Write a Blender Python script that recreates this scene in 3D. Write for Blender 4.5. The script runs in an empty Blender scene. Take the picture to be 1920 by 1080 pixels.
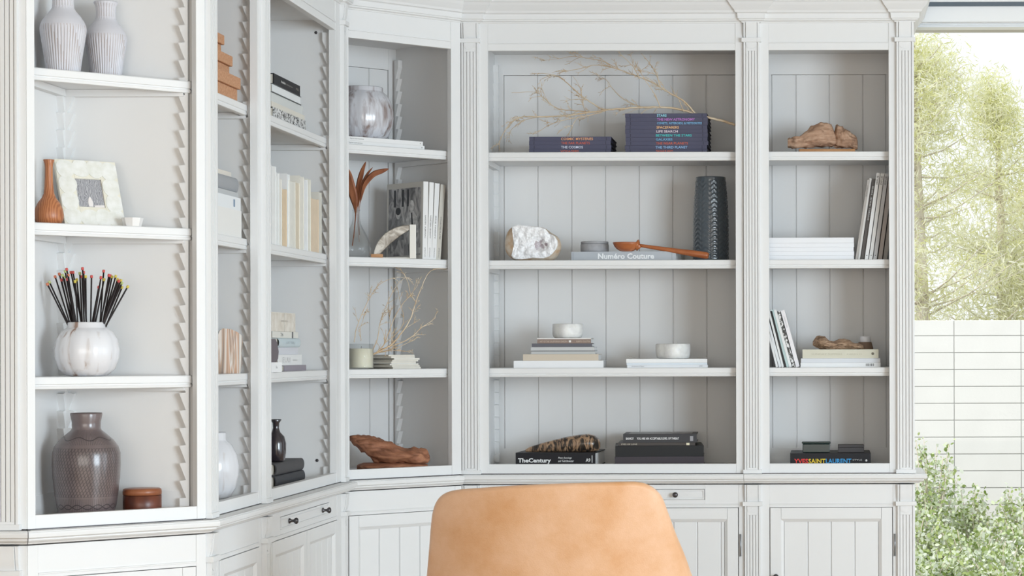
import bpy, math, random
from mathutils import Vector, Matrix, noise

# ------------------------------------------------------------------ camera, light, exposure
SC = bpy.context.scene
COL = SC.collection
S = 0.0017155            # metres per layout unit (one unit = one pixel at the depth of the back bookcase face)
D0 = 4250.0              # camera distance from that face, in units
EYE = 1.2                # camera height, metres
VX, HY = 1555.0, 655.0   # where the optical axis meets the photo

cam = bpy.data.cameras.new('camera'); cam_o = bpy.data.objects.new('camera', cam); COL.objects.link(cam_o)
cam_o.location = (0, -D0 * S, EYE)
cam_o.rotation_euler = (math.radians(90), math.radians(0.15), 0)
cam.sensor_width = 36.0; cam.sensor_fit = 'HORIZONTAL'; cam.lens = 36.0 * D0 / 1920.0
cam.shift_x = (960 - VX) / 1920.0; cam.shift_y = (656 - 540) / 1920.0
cam.clip_end = 200
SC.camera = cam_o
vs = SC.view_settings
vs.view_transform = 'Standard'; vs.look = 'None'; vs.gamma = 1.0; vs.use_curve_mapping = False
vs.exposure = 0.0

world = bpy.data.worlds.new('world'); SC.world = world; world.use_nodes = True
wn = world.node_tree.nodes; wl = world.node_tree.links
bg = wn['Background']; bg.inputs[0].default_value = (0.92, 0.97, 1.0, 1); bg.inputs[1].default_value = 1.18

def lamp(name, kind, loc, aim, energy, color, **kw):
    l = bpy.data.lights.new(name, kind); o = bpy.data.objects.new(name, l); COL.objects.link(o)
    o.location = loc
    d = Vector(aim) - Vector(loc)
    o.rotation_euler = d.to_track_quat('-Z', 'Y').to_euler()
    l.energy = energy; l.color = color
    for k, v in kw.items(): setattr(l, k, v)
    return o
lamp('sun', 'SUN', (0, 0, 8), (2.2, 3.0, 8 - 5.2), 2.6, (1.0, 0.97, 0.90), angle=math.radians(1.0))
lamp('right_window_daylight', 'AREA', (3.6, -6.0, 1.45), (-0.7, -0.3, 1.15), 243, (0.755, 0.89, 1.0), shape='RECTANGLE', size=2.2, size_y=1.9)
lamp('right_door_daylight', 'AREA', (3.6, -2.7, 1.3), (-0.9, -0.2, 1.15), 22, (0.72, 0.88, 1.0), shape='RECTANGLE', size=1.5, size_y=2.0)
lamp('front_fill_light', 'AREA', (-0.6, -9.2, 1.5), (-0.6, 0, 1.3), 90, (1.0, 0.935, 0.84), shape='RECTANGLE', size=4.6, size_y=2.0)  # warm fill added behind the camera, no window known there

# ------------------------------------------------------------------ helpers
FLOOR_Y = HY + EYE / S     # photo row of the floor at the back face
def zy(y): return (FLOOR_Y - y)            # units above the floor for a row measured on the back face
def wx(px, d): return (px - VX) * d / D0 * S
def wy(d): return (d - D0) * S
def fixy(px, y): return y + 0.0053 * (1150 - px)
def zz(px, y, d): return EYE + (HY - fixy(px, y)) * d / D0 * S   # metres

class MB:
    def __init__(self): self.v = []; self.f = []; self.m = []; self.s = []
    def add(self, vs, fs, mi=0, sm=False, M=None):
        n = len(self.v)
        for p in vs:
            if M is not None: p = M @ Vector(p)
            self.v.append((p[0], p[1], p[2]))
        for f in fs:
            self.f.append([n + i for i in f]); self.m.append(mi); self.s.append(sm)
        return self
    def box(self, x0, x1, y0, y1, z0, z1, mi=0, M=None):
        return self.add([(x0,y0,z0),(x1,y0,z0),(x1,y1,z0),(x0,y1,z0),(x0,y0,z1),(x1,y0,z1),(x1,y1,z1),(x0,y1,z1)],
            [(0,3,2,1),(4,5,6,7),(0,1,5,4),(1,2,6,5),(2,3,7,6),(3,0,4,7)], mi, False, M)
    def prism(self, pts, lo, hi, axis='z', mi=0, sm=False, M=None):
        # pts: 2D outline; extruded along axis from lo to hi
        def mk(a, b, t):
            return {'z': (a, b, t), 'x': (t, a, b), 'y': (a, t, b)}[axis]
        n = len(pts)
        vs_ = [mk(a, b, lo) for a, b in pts] + [mk(a, b, hi) for a, b in pts]
        fs = [(i, (i+1) % n, n + (i+1) % n, n + i) for i in range(n)]
        self.add(vs_, fs, mi, sm, M)
        self.add(vs_, [list(range(n))[::-1], list(range(n, 2*n))], mi, False, M)
        return self
    def lathe(self, prof, n=48, rib=None, mi=0, M=None, cap=True):
        # prof: (radius, z) from bottom to top; rib(angle, z, r) -> r
        vs_ = []; fs = []
        for (r, z) in prof:
            for i in range(n):
                a = 2*math.pi*i/n
                rr = rib(a, z, r) if rib else r
                vs_.append((rr*math.cos(a), rr*math.sin(a), z))
        for j in range(len(prof)-1):
            for i in range(n):
                k = (i+1) % n
                fs.append((j*n+i, j*n+k, (j+1)*n+k, (j+1)*n+i))
        if cap:
            fs.append(list(range(n))[::-1]); fs.append([(len(prof)-1)*n+i for i in range(n)])
        return self.add(vs_, fs, mi, True, M)
    def tube(self, pts, rad, n=6, mi=0, cap=True, M=None):
        pts = [Vector(p) for p in pts]; N = len(pts); vs_ = []; fs = []
        up = Vector((0.13, 0.97, 0.21))
        for i, p in enumerate(pts):
            t = (pts[min(i+1, N-1)] - pts[max(i-1, 0)])
            if t.length < 1e-9: t = Vector((0, 0, 1))
            t.normalize()
            a = t.cross(up)
            if a.length < 1e-3: a = t.cross(Vector((1, 0, 0)))
            a.normalize(); b = t.cross(a)
            r = rad[i] if isinstance(rad, (list, tuple)) else rad
            for k in range(n):
                an = 2*math.pi*k/n
                vs_.append(p + a*(r*math.cos(an)) + b*(r*math.sin(an)))
        for i in range(N-1):
            for k in range(n):
                k2 = (k+1) % n
                fs.append((i*n+k, i*n+k2, (i+1)*n+k2, (i+1)*n+k))
        if cap:
            fs.append(list(range(n))[::-1]); fs.append([(N-1)*n+k for k in range(n)])
        return self.add(vs_, fs, mi, True, M)
    def sweep(self, path, prof, g0=None, g1=None, mi=0, ends=None):
        # path: 2D points left to right, outward side = viewer side; prof: closed (offset, z)
        P = [Vector(p) for p in path]; n = len(P)
        def nrm(a, b):
            d = (b - a).normalized(); return Vector((d.y, -d.x))
        prev = Vector(g0) if g0 is not None else None
        nxt = Vector(g1) if g1 is not None else None
        vs_ = []; fs = []; m = len(prof)
        for i, p in enumerate(P):
            a = P[i-1] if i > 0 else prev
            b = P[i+1] if i < n-1 else nxt
            if a is None: N = nrm(p, b)
            elif b is None: N = nrm(a, p)
            else:
                n1, n2 = nrm(a, p), nrm(p, b); N = (n1 + n2) / (1 + n1.dot(n2))
            for (o, z) in prof: vs_.append((p.x + N.x*o, p.y + N.y*o, z))
        for i in range(n-1):
            for k in range(m):
                k2 = (k+1) % m
                fs.append((i*m+k, (i+1)*m+k, (i+1)*m+k2, i*m+k2))
        fs.append([k for k in range(m)]); fs.append([(n-1)*m+k for k in range(m)][::-1])
        return self.add(vs_, fs, mi, False)
    def loft(self, secs, n=24, ex=2.0, nz=None, mi=0, M=None):
        # secs: (x, yc, zc, ry, rz) closed blob running along x
        vs_ = []; fs = []
        for (x, yc, zc, ry, rz) in secs:
            for k in range(n):
                a = 2*math.pi*k/n; c, s_ = math.cos(a), math.sin(a)
                y = yc + ry*math.copysign(abs(c)**(2/ex), c); z = zc + rz*math.copysign(abs(s_)**(2/ex), s_)
                vs_.append((x, y, z))
        m = len(secs)
        for j in range(m-1):
            for k in range(n):
                k2 = (k+1) % n
                fs.append((j*n+k, (j+1)*n+k, (j+1)*n+k2, j*n+k2))
        fs.append([k for k in range(n)]); fs.append([(m-1)*n+k for k in range(n)][::-1])
        if nz: vs_ = [nz(Vector(p)) for p in vs_]
        return self.add(vs_, fs, mi, True, M)
    def obj(self, name, mats, parent=None, loc=(0,0,0), rot=(0,0,0), scale=S, bevel=0, recalc=True, subsurf=0, smooth_angle=None):
        me = bpy.data.meshes.new(name)
        me.from_pydata([(x*scale, y*scale, z*scale) for x, y, z in self.v], [], self.f)
        if not isinstance(mats, (list, tuple)): mats = [mats]
        for mt in mats: me.materials.append(mt)
        me.polygons.foreach_set('material_index', self.m)
        me.polygons.foreach_set('use_smooth', self.s)
        me.validate(); me.update()
        if recalc:
            import bmesh
            bm = bmesh.new(); bm.from_mesh(me); bmesh.ops.recalc_face_normals(bm, faces=bm.faces); bm.to_mesh(me); bm.free()
        o = bpy.data.objects.new(name, me); COL.objects.link(o)
        if parent is not None: o.parent = parent
        o.location = loc; o.rotation_euler = rot
        if bevel:
            b = o.modifiers.new('bevel', 'BEVEL'); b.width = bevel*S; b.segments = 2; b.limit_method = 'ANGLE'; b.angle_limit = math.radians(40)
            b.harden_normals = False
        if subsurf:
            q = o.modifiers.new('sub', 'SUBSURF'); q.levels = subsurf; q.render_levels = subsurf
        return o

LABELS = []
def thing(name, label, cat, loc=(0,0,0), rot=(0,0,0), group=None):
    o = bpy.data.objects.new(name, None); COL.objects.link(o)
    o.empty_display_size = 0.05
    o.location = loc; o.rotation_euler = rot if isinstance(rot, (tuple, list)) else (0, 0, rot)
    return tag(o, label, cat, group)
def tag(o, label, cat, group=None):
    o['label'] = label; o['category'] = cat; LABELS.append(label)
    if group: o['group'] = group
    return o
def struct(o): o['kind'] = 'structure'; return o

# ------------------------------------------------------------------ materials
def newmat(name):
    m = bpy.data.materials.new(name); m.use_nodes = True
    nt = m.node_tree; return m, nt, nt.nodes['Principled BSDF']
def col4(c): return (c[0], c[1], c[2], 1)
def plain(name, c, rough=0.5, spec=0.5, bump=0, bscale=200, metal=0, coat=0, vary=0, vscale=3, c2=None, subs=0):
    m, nt, b = newmat(name)
    b.inputs['Base Color'].default_value = col4(c); b.inputs['Roughness'].default_value = rough
    b.inputs['Specular IOR Level'].default_value = spec; b.inputs['Metallic'].default_value = metal
    b.inputs['Coat Weight'].default_value = coat
    if subs:
        b.inputs['Subsurface Weight'].default_value = subs; b.inputs['Subsurface Radius'].default_value = (0.02, 0.02, 0.015)
        b.inputs['Subsurface Scale'].default_value = 0.5
    tc = nt.nodes.new('ShaderNodeTexCoord')
    if vary or c2:
        n = nt.nodes.new('ShaderNodeTexNoise'); n.inputs['Scale'].default_value = vscale; n.inputs['Detail'].default_value = 5
        nt.links.new(tc.outputs['Object'], n.inputs['Vector'])
        r = nt.nodes.new('ShaderNodeValToRGB'); cc = c2 or tuple(x*(1-vary) for x in c)
        r.color_ramp.elements[0].position = 0.35; r.color_ramp.elements[1].position = 0.65
        r.color_ramp.elements[0].color = col4(cc); r.color_ramp.elements[1].color = col4(c)
        nt.links.new(n.outputs['Fac'], r.inputs[0]); nt.links.new(r.outputs[0], b.inputs['Base Color'])
    if bump:
        n2 = nt.nodes.new('ShaderNodeTexNoise'); n2.inputs['Scale'].default_value = bscale; n2.inputs['Detail'].default_value = 4
        nt.links.new(tc.outputs['Object'], n2.inputs['Vector'])
        bp = nt.nodes.new('ShaderNodeBump'); bp.inputs['Strength'].default_value = bump; bp.inputs['Distance'].default_value = 0.002
        nt.links.new(n2.outputs['Fac'], bp.inputs['Height']); nt.links.new(bp.outputs[0], b.inputs['Normal'])
    return m
def ramped(name, stops, scale=(1,1,1), kind='noise', nscale=8, detail=6, dist=0, rough=0.5, bump=0.0, bdist=0.002, spec=0.5, coat=0, rot=(0,0,0), wave_dir='X', wave_type='BANDS'):
    """colour ramp over a stretched procedural texture (wood grain, stone, glaze)"""
    m, nt, b = newmat(name)
    tc = nt.nodes.new('ShaderNodeTexCoord'); mp = nt.nodes.new('ShaderNodeMapping')
    mp.inputs['Scale'].default_value = scale; mp.inputs['Rotation'].default_value = rot
    nt.links.new(tc.outputs['Object'], mp.inputs['Vector'])
    if kind == 'noise':
        t = nt.nodes.new('ShaderNodeTexNoise'); t.inputs['Scale'].default_value = nscale; t.inputs['Detail'].default_value = detail; t.inputs['Distortion'].default_value = dist; out = t.outputs['Fac']
    elif kind == 'wave':
        t = nt.nodes.new('ShaderNodeTexWave'); t.inputs['Scale'].default_value = nscale; t.inputs['Distortion'].default_value = dist; t.inputs['Detail'].default_value = detail
        t.wave_type = wave_type
        if wave_type == 'BANDS': t.bands_direction = wave_dir
        out = t.outputs['Fac']
    else:
        t = nt.nodes.new('ShaderNodeTexVoronoi'); t.inputs['Scale'].default_value = nscale
        if kind == 'edge': t.feature = 'DISTANCE_TO_EDGE'
        out = t.outputs['Distance']
    nt.links.new(mp.outputs[0], t.inputs['Vector'])
    r = nt.nodes.new('ShaderNodeValToRGB')
    els = r.color_ramp.elements
    while len(els) < len(stops): els.new(0.5)
    for e, (p, c) in zip(els, stops): e.position = p; e.color = col4(c)
    nt.links.new(out, r.inputs[0]); nt.links.new(r.outputs[0], b.inputs['Base Color'])
    b.inputs['Roughness'].default_value = rough; b.inputs['Specular IOR Level'].default_value = spec; b.inputs['Coat Weight'].default_value = coat
    if bump:
        bp = nt.nodes.new('ShaderNodeBump'); bp.inputs['Strength'].default_value = bump; bp.inputs['Distance'].default_value = bdist
        nt.links.new(out, bp.inputs['Height']); nt.links.new(bp.outputs[0], b.inputs['Normal'])
    return m

PAINT = plain('painted_wood', (0.80, 0.80, 0.80), 0.45, 0.3)
PAINT_IN = plain('painted_interior', (0.775, 0.77, 0.765), 0.55, 0.25)
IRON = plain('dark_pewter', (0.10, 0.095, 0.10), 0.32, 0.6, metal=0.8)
STEEL = plain('hinge_steel', (0.35, 0.36, 0.38), 0.35, 0.5, metal=0.8)
# ------------------------------------------------------------------ room shell
CEIL = 1.2 + 700*S
XL, XR = -4.2, 3.75
YF, YB = -9.6, wy(4530)
M_floor = ramped('oak_floor', [(0.0,(0.44,0.30,0.17)),(1.0,(0.56,0.40,0.25))], scale=(1,6,1), nscale=3, rough=0.45)
M_wall = plain('wall_paint', (0.78,0.78,0.76), 0.8, 0.2)
M_ceil = plain('ceiling_boards', (0.72,0.71,0.68), 0.7, 0.2)
M_white = plain('window_frame_white', (0.86,0.87,0.88), 0.4, 0.4)
M_dark_band = plain('dark_blue_grey', (0.10,0.13,0.16), 0.4, 0.5)
struct(MB().box(XL,XR,YF,YB,-0.06,0).obj('floor', M_floor, scale=1))
cm = MB()
for i in range(34):      # tongue-and-groove boards running away from the camera
    x0 = XL + i*(XR-XL)/34; cm.box(x0+0.003, x0+(XR-XL)/34-0.003, YF, YB+0.02, CEIL, CEIL+0.05)
cm.box(XL,XR,YF,YB+0.02,CEIL+0.008,CEIL+0.12)
struct(cm.obj('ceiling', M_ceil, scale=1))
wx0 = wx(1694, 4500)
struct(MB().box(-1090*S,wx0,YB-0.04,YB+0.08,0,CEIL).obj('wall_back', M_wall, scale=1))
struct(MB().box(-1110*S,-1090*S,wy(3185),YB+0.08,0,CEIL).box(XL,-1110*S,wy(3185),wy(3205),0,CEIL).obj('wall_left', M_wall, scale=1))
struct(MB().box(XL-0.1,XL,YF,wy(3205),0,CEIL).obj('wall_far_left', M_wall, scale=1))
# right wall with a wide window opening, front wall (behind the camera) with an opening added for the fill
struct(MB().box(XR,XR+0.1,YF,-7.2,0,CEIL).box(XR,XR+0.1,-4.7,-3.5,0,CEIL).box(XR,XR+0.1,-1.9,YB,0,CEIL).box(XR,XR+0.1,-7.2,-4.7,0,0.45).box(XR,XR+0.1,-7.2,-4.7,2.33,CEIL).box(XR,XR+0.1,-3.5,-1.9,2.3,CEIL).obj('wall_right', M_wall, scale=1))
struct(MB().box(XL,-3.1,YF-0.1,YF,0,CEIL).box(2.0,XR,YF-0.1,YF,0,CEIL).box(-3.1,2.0,YF-0.1,YF,0,0.4).box(-3.1,2.0,YF-0.1,YF,2.35,CEIL).obj('wall_front', M_wall, scale=1))

M_glass, nt, b = newmat('window_glass')
tr = nt.nodes.new('ShaderNodeBsdfTransparent'); gl = nt.nodes.new('ShaderNodeBsdfGlossy'); gl.inputs['Roughness'].default_value = 0.02
mx = nt.nodes.new('ShaderNodeMixShader'); mx.inputs[0].default_value = 0.008
nt.links.new(tr.outputs[0], mx.inputs[1]); nt.links.new(gl.outputs[0], mx.inputs[2]); nt.links.new(mx.outputs[0], nt.nodes['Material Output'].inputs[0])
# sliding glass door beside the bookcase
dW = 4500.0
def zw(y): return EYE + (HY - y + 2.8)*(dW-29)/D0*S
win = MB()
win.box(wx0, XR, wy(dW)-0.05, wy(dW)+0.06, zw(43.4), zw(14.6))
for (ya, yb_, dy) in ((45,43.6,0.0),(48,46.6,0.003),(51.5,49.8,0.006)):
    win.box(wx0, XR, wy(dW)-0.03+dy, wy(dW)+0.03, zw(ya), zw(yb_))
win.box(wx0, XR, wy(dW)-0.02, wy(dW)+0.05, zw(52), zw(43))
win.box(wx0, wx0+0.02, wy(dW)-0.05, wy(dW)+0.06, 0, zw(14.6))
win.box(wx0, XR, wy(dW)-0.05, wy(dW)+0.06, 0, 0.05)
win.box(2.4, 2.46, wy(dW)-0.04, wy(dW)+0.05, 0, zw(43))
w1 = struct(win.obj('window_1', M_white, scale=1))
g = MB().box(wx0+0.02, 2.4, wy(dW)+0.010, wy(dW)+0.018, 0.05, zw(51)).box(2.46, XR, wy(dW)+0.010, wy(dW)+0.018, 0.05, zw(51)).obj('window_pane', M_glass, w1, scale=1)
struct(MB().box(wx0, XR, wy(dW)-0.03, wy(dW)+0.04, zw(57), zw(51.8)).obj('trim_1', plain('head_jamb_beige',(0.62,0.60,0.52),0.6), scale=1))
struct(MB().box(wx0, XR, wy(dW)-0.06, wy(dW)+0.06, zw(14.6), zw(7)).obj('trim_2', M_dark_band, scale=1))  # plain dark blue-grey band over the white door head
struct(MB().box(wx0, XR, wy(dW)-0.065, wy(dW)+0.06, zw(7), zw(2.5)).obj('trim_3', M_white, scale=1))

# ------------------------------------------------------------------ bookcase
# joint rows (photo rows on the back face)
Y_TOP, Y_RAIL, Y_FRZ0, Y_FRZ1 = 92.7, 79.5, 39.5, 77.5
Y_BOT, Y_HB, Y_CT = 868.0, 885.5, 887.0
SHELF = [281.4, 484.8, 688.0]
Y_DECK = 876.0
DEPTH = 212.0
CORN = [(-6,zy(42)),(-6,zy(-34)),(37,zy(-34)),(37,zy(-22)),(34,zy(-14)),(30,zy(-8)),(28,zy(-3)),(28.5,zy(4)),(26,zy(6)),(23,zy(11)),(19,zy(16)),(15.5,zy(20)),(14,zy(24)),(10.5,zy(25.5)),(10,zy(27)),(9.5,zy(35)),(7.5,zy(36)),(7,zy(38)),(3,zy(39.8)),(2,zy(42))]
CNT = [(-8,zy(907)),(-8,zy(889.5)),(20,zy(889.5)),(22,zy(891)),(22.5,zy(893)),(22,zy(897)),(20,zy(898.3)),(16.5,zy(899)),(16.5,zy(901)),(14,zy(903)),(10,zy(904.5)),(9,zy(906)),(5,zy(907))]
CNT = [(o, z+2.0) for o, z in CNT]

def pilaster(mb, x0, x1, y_hi, y_lo, arch=True, base=True, Y=0):
    """fluted pilaster between rows y_hi (top) and y_lo (bottom)"""
    zt, zb = zy(y_hi), zy(y_lo)
    mb.box(x0+1, x1-1, -3.2, Y+1, zb+.01, zt-.01)
    mb.box(x0, x0+3.6, -7, Y, zb, zt); mb.box(x1-3.6, x1, -7, Y, zb, zt)
    a, b = x0+4.6, x1-4.6; n = 4; gap = 1.3; w = (b-a-gap*(n-1))/n
    zf = zt-17 if arch else zt; zb2 = zb+10
    for i in range(n):
        xa = a + i*(w+gap); mb.box(xa, xa+w, -6.0, -3, zb2, zf)
    mb.box(a, b, -6.0, -3, zb, zb2)
    if arch:
        r = (b-a)/2; cx = (a+b)/2; zc = zt-4.0
        arc = [(a, zt)] + [(cx - r*math.cos(t*math.pi/14), zc - r*0.78*math.sin(t*math.pi/14)) for t in range(15)] + [(b, zt)]
        mb.prism(arc, -6.6, -3, 'y')
        # spandrels under the arch filled at the flute level
        mb.box(a, b, -5.4, -3, zf, zt)
    if base: mb.box(x0-2.5, x1+2.5, -9, Y, zb-1, zb+6.5)

def corbel(mb, x0, x1, y_hi, y_lo):
    zt, zb = zy(y_hi), zy(y_lo); h = zt-zb
    pr = []
    for i in range(13):
        t = i/12; out = 5.5 + 5.5*(0.5-0.5*math.cos(math.pi*min(1, t*1.15))) + 1.3*math.sin(t*math.pi*2)
        pr.append((-out, zb + h*t))
    mb.prism([(1, zb)] + pr + [(1, zt)], x0+4.5, x1-4.5, 'x')
    pr2 = [(a+2.0, b_) for a, b_ in pr]
    mb.prism([(1, zb)] + pr2 + [(1, zt)], x0, x0+3.8, 'x'); mb.prism([(1, zb)] + pr2 + [(1, zt)], x1-3.8, x1, 'x')
    mb.box(x0-3.5, x1+3.5, -10.5, 0, zb-8, zb)

def rack(parent, x, side, yc, y_hi, y_lo, toward, depthdir='y', M=None):
    """sawtooth shelf support strip; side=+1 sticks out to +x from wall plane x; toward=+1 teeth point to the back"""
    p = 24.2; w = 13.0; pts = []
    zt, zb = zy(y_hi), zy(y_lo)
    back = yc - toward*w/2
    n = int((zt-zb)/p); z = zt
    edge = [(back, zt)]
    z = zt - 14
    edge.append((back + toward*w, zt)); edge.append((back+toward*w, z))
    for i in range(n-1):
        edge.append((back + toward*4.0, z - p*0.86)); edge.append((back + toward*w, z - p*0.90)); z -= p
    edge.append((back + toward*w, zb)); edge.append((back, zb))
    x0, x1 = (x, x+9) if side > 0 else (x-9, x)
    mb = MB(); mb.prism(edge, x0, x1, 'x', M=M)
    return mb.obj('shelf_rack', PAINT_IN, parent)

def cleat(parent, x, side, ya, yb_, y_row, M=None):
    z1 = zy(y_row + 11.5); z0 = z1 - 9.5
    x0, x1 = (x, x+11) if side > 0 else (x-11, x)
    mb = MB(); mb.prism([(ya+2, z1), (yb_-2, z1), (yb_+1.5, z0), (ya-1.5, z0)], x0, x1, 'x', M=M)
    return mb.obj('shelf_cleat', PAINT_IN, parent, bevel=0.5)

def shelf_obj(parent, outline_back, fx0, fx1, y_row, fy=18.0):
    """outline_back: list of points behind the front edge, from right to left"""
    zt = zy(y_row)
    prof = [(-6, zt), (-1.2, zt), (0, zt-1.2), (0.3, zt-9.5), (-1.3, zt-10.6), (-1.3, zt-12.0), (0.0, zt-12.6), (-0.8, zt-16.0), (-2.2, zt-16.6), (-9, zt-16.6), (-9, zt-11.2), (-6,zt-11.2)]
    mb = MB()
    c = 4.5
    path = [(fx0, fy+9+c), (fx0, fy+c), (fx0+c, fy), (fx1-c, fy), (fx1, fy+c), (fx1, fy+9+c)]
    mb.sweep(path, prof)
    mb.prism([(fx0+5, fy+5), (fx1-5, fy+5)] + outline_back, zt-11.2, zt, 'z')
    return mb.obj('shelf', PAINT, parent)

def planks(mb, x0, x1, seams, yb0, z0, z1):
    xs = [x0] + seams + [x1]
    for a, b in zip(xs, xs[1:]):
        g = 0.55
        mb.prism([(a+g, yb0+1.6), (a+g+1.0, yb0), (b-g-1.0, yb0), (b-g, yb0+1.6), (b-g, yb0+4), (a+g, yb0+4)], z0, z1, 'z')
    mb.box(x0-2, x1+2, yb0+2.6, yb0+6, z0, z1)

def cornice_path(W, pil, endR=False, endL=False):
    path = [(0, 0)]
    for (a, b) in pil:
        if a - 1 > path[-1][0] + 0.5: path.append((a-1, 0))
        else: path[-1] = (a-1, 0)
        path += [(a-1, -7), (b+1, -7)]
        if endR and (a, b) == pil[-1]: break
        path.append((b+1, 0))
    if endR: path.append((path[-1][0], DEPTH-2))
    elif path[-1][0] < W - 0.5: path.append((W, 0))
    return path

def hutch(label, u0, d0, rot, W, o0, o1, pil, seams, g0=None, g1=None, endR=False, tri=False, px0=0.5, px1=None):
    t = thing('bookcase_hutch', label, 'bookcase', (u0*S, wy(d0), 0), (0, 0, math.radians(rot)), 'painted shelving units of the fitted bookcase')
    f = MB(); T = 12.0
    zt, zb = zy(Y_TOP), zy(Y_BOT)
    f.box(0, o0, 0, T, zy(Y_HB), zy(8)); f.box(o1, W, 0, T, zy(Y_HB), zy(8))         # stiles
    f.box(o0, o1, 0.6, T, zy(Y_HB)+0.01, zb)                                           # bottom rail
    f.box(o0, o1, 0.5, T, zt, zy(Y_RAIL)); f.box(o0, o1, -0.8, T, zy(Y_RAIL), zy(Y_FRZ1)); f.box(o0, o1, 1.0, T, zy(Y_FRZ1), zy(8))
    f.obj('face_frame', PAINT, t, bevel=0.45)
    for (a, b) in pil:
        p = MB(); pilaster(p, a, b, 78, 885.4); corbel(p, a, b, 41, 70.5)
        p.obj('pilaster', PAINT, t, bevel=0.35)
    MB().sweep(cornice_path(W, pil, endR), CORN, g0, g1).obj('cornice', PAINT, t)
    i0, i1 = o0-17, o1+17
    if not tri:
        px1 = px1 or (W-0.5 if W-0.5 > i1+1 else i1+3)
        MB().box(px0 if i0 > 3 else i0-3, i0, T, DEPTH, zy(884), zy(60)).obj('side_panel', PAINT_IN, t)
        MB().box(i1, px1, T, DEPTH, zy(884), zy(60)).obj('side_panel', PAINT_IN, t)
        MB().box(i0, i1, T, DEPTH, zy(884), zy(Y_DECK)).obj('bottom_board', PAINT_IN, t)
        MB().box(i0, i1, T, DEPTH, zy(73.5), zy(66)).obj('top_board', PAINT_IN, t)
        bk = MB()
        planks(bk, o0, o1, seams, 206.5, zy(Y_DECK), zy(114.5))
        bk.box(i0, o0-0.5, 204.5, 211, zy(Y_DECK), zy(73.5)); bk.box(o1+0.5, i1, 204.5, 211, zy(Y_DECK), zy(73.5))
        bk.box(o0-0.5, o1+0.5, 205.0, 211, zy(113.8), zy(73.5)); bk.box(o0-0.5, o1+0.5, 205.0, 211, zy(Y_DECK), zy(847))
        bk.obj('back_panel', PAINT_IN, t)
        for x, sd in ((i0, 1), (i1, -1)):
            rack(t, x, sd, 18.6, 96, 872, 1); rack(t, x, sd, 190, 96, 872, -1)
            for y in SHELF: cleat(t, x, sd, 20, 190, y)
        for y in SHELF: shelf_obj(t, [(i1-3, 30), (i1-3, 203), (i0+3, 203), (i0+3, 30)], i0+2, i1-2, y)
    return t

G45 = [(-7,-7),(7,-7)]
# E and F: the wall that faces the camera
hE = hutch('wide painted bookcase section facing the room behind the leather chair', -692, 4250, 0, 531.5, 53, 517, [(4, 36.5)],
      [53+66.4*i for i in range(1, 7)], g0=(-7,-7))
hF = hutch('narrow painted bookcase section at the right end beside the glass door', -160, 4250, 0, 320, 47.5, 272.5, [(0.6, 30.5), (287, 319)],
      [95.3, 161, 227.2], endR=True)
hD = hutch('diagonal painted corner bookcase section holding the driftwood piece and glass vase', -873, 4050, 45, 262, 18, 240.5, [], [65.6, 131.5, 197.5], g0=(-7,-7), g1=(262+7,-7), px1=259)
hC = hutch('wide painted bookcase section on the side wall with cream books in a row', -863, 3441, 90, 603, 63, 527, [(3, 36), (563, 588)],
      [63+66.4*i for i in range(1, 7)], g1=(603+7,-7))
hB = hutch('narrow painted bookcase section on the side wall with stacked cork boxes', -863, 3132, 90, 309, 70, 294, [(6, 38)], [117.6, 183.5, 249.5], g0=(-7, 7), px0=27)
hG = hutch('painted bookcase section cut off by the left picture edge, only its fluted pilaster showing', -1295, 2947, 0, 251, 22, 194, [(209, 242)], [68, 134], g1=(251+7, 7), px1=216)
# A: outside-corner unit with a diagonal front and two walls meeting at a right angle
hA = hutch('diagonal painted bookcase section nearest the camera with ribbed vases and picture frame', -1043, 2947, 45, 257, 11, 244, [], [], g0=(-7, 7), g1=(257+7, 7), tri=True)
R2 = math.sqrt(0.5)
def aloc(u, d):
    dx, dy = u + 1043, d - 2947
    return ((dx+dy)*R2, (-dx+dy)*R2)
cor = aloc(-1064, 3141); w1r = aloc(-876, 3141); w1rb = aloc(-876, 3156); corb = aloc(-1078, 3156); w2l = aloc(-1064, 2965); w2lb = aloc(-1078, 2965)
MB().prism([cor, w1r, w1rb, aloc(-1064, 3156)], zy(884), zy(66), 'z').obj('side_panel', PAINT_IN, hA)
MB().prism([cor, aloc(-1064, 3156), corb, w2lb, w2l], zy(884), zy(66), 'z').obj('side_panel', PAINT_IN, hA)
body = [(14, 12), (243, 12), w1r, cor, w2l]
MB().prism(body, zy(884), zy(Y_DECK), 'z').obj('bottom_board', PAINT_IN, hA)
MB().prism(body, zy(73.5), zy(66), 'z').obj('top_board', PAINT_IN, hA)
for y in SHELF: shelf_obj(hA, [(250, 24), aloc(-880, 3138), aloc(-1061, 3138), aloc(-1061, 2972)], 3, 250, y)
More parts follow.
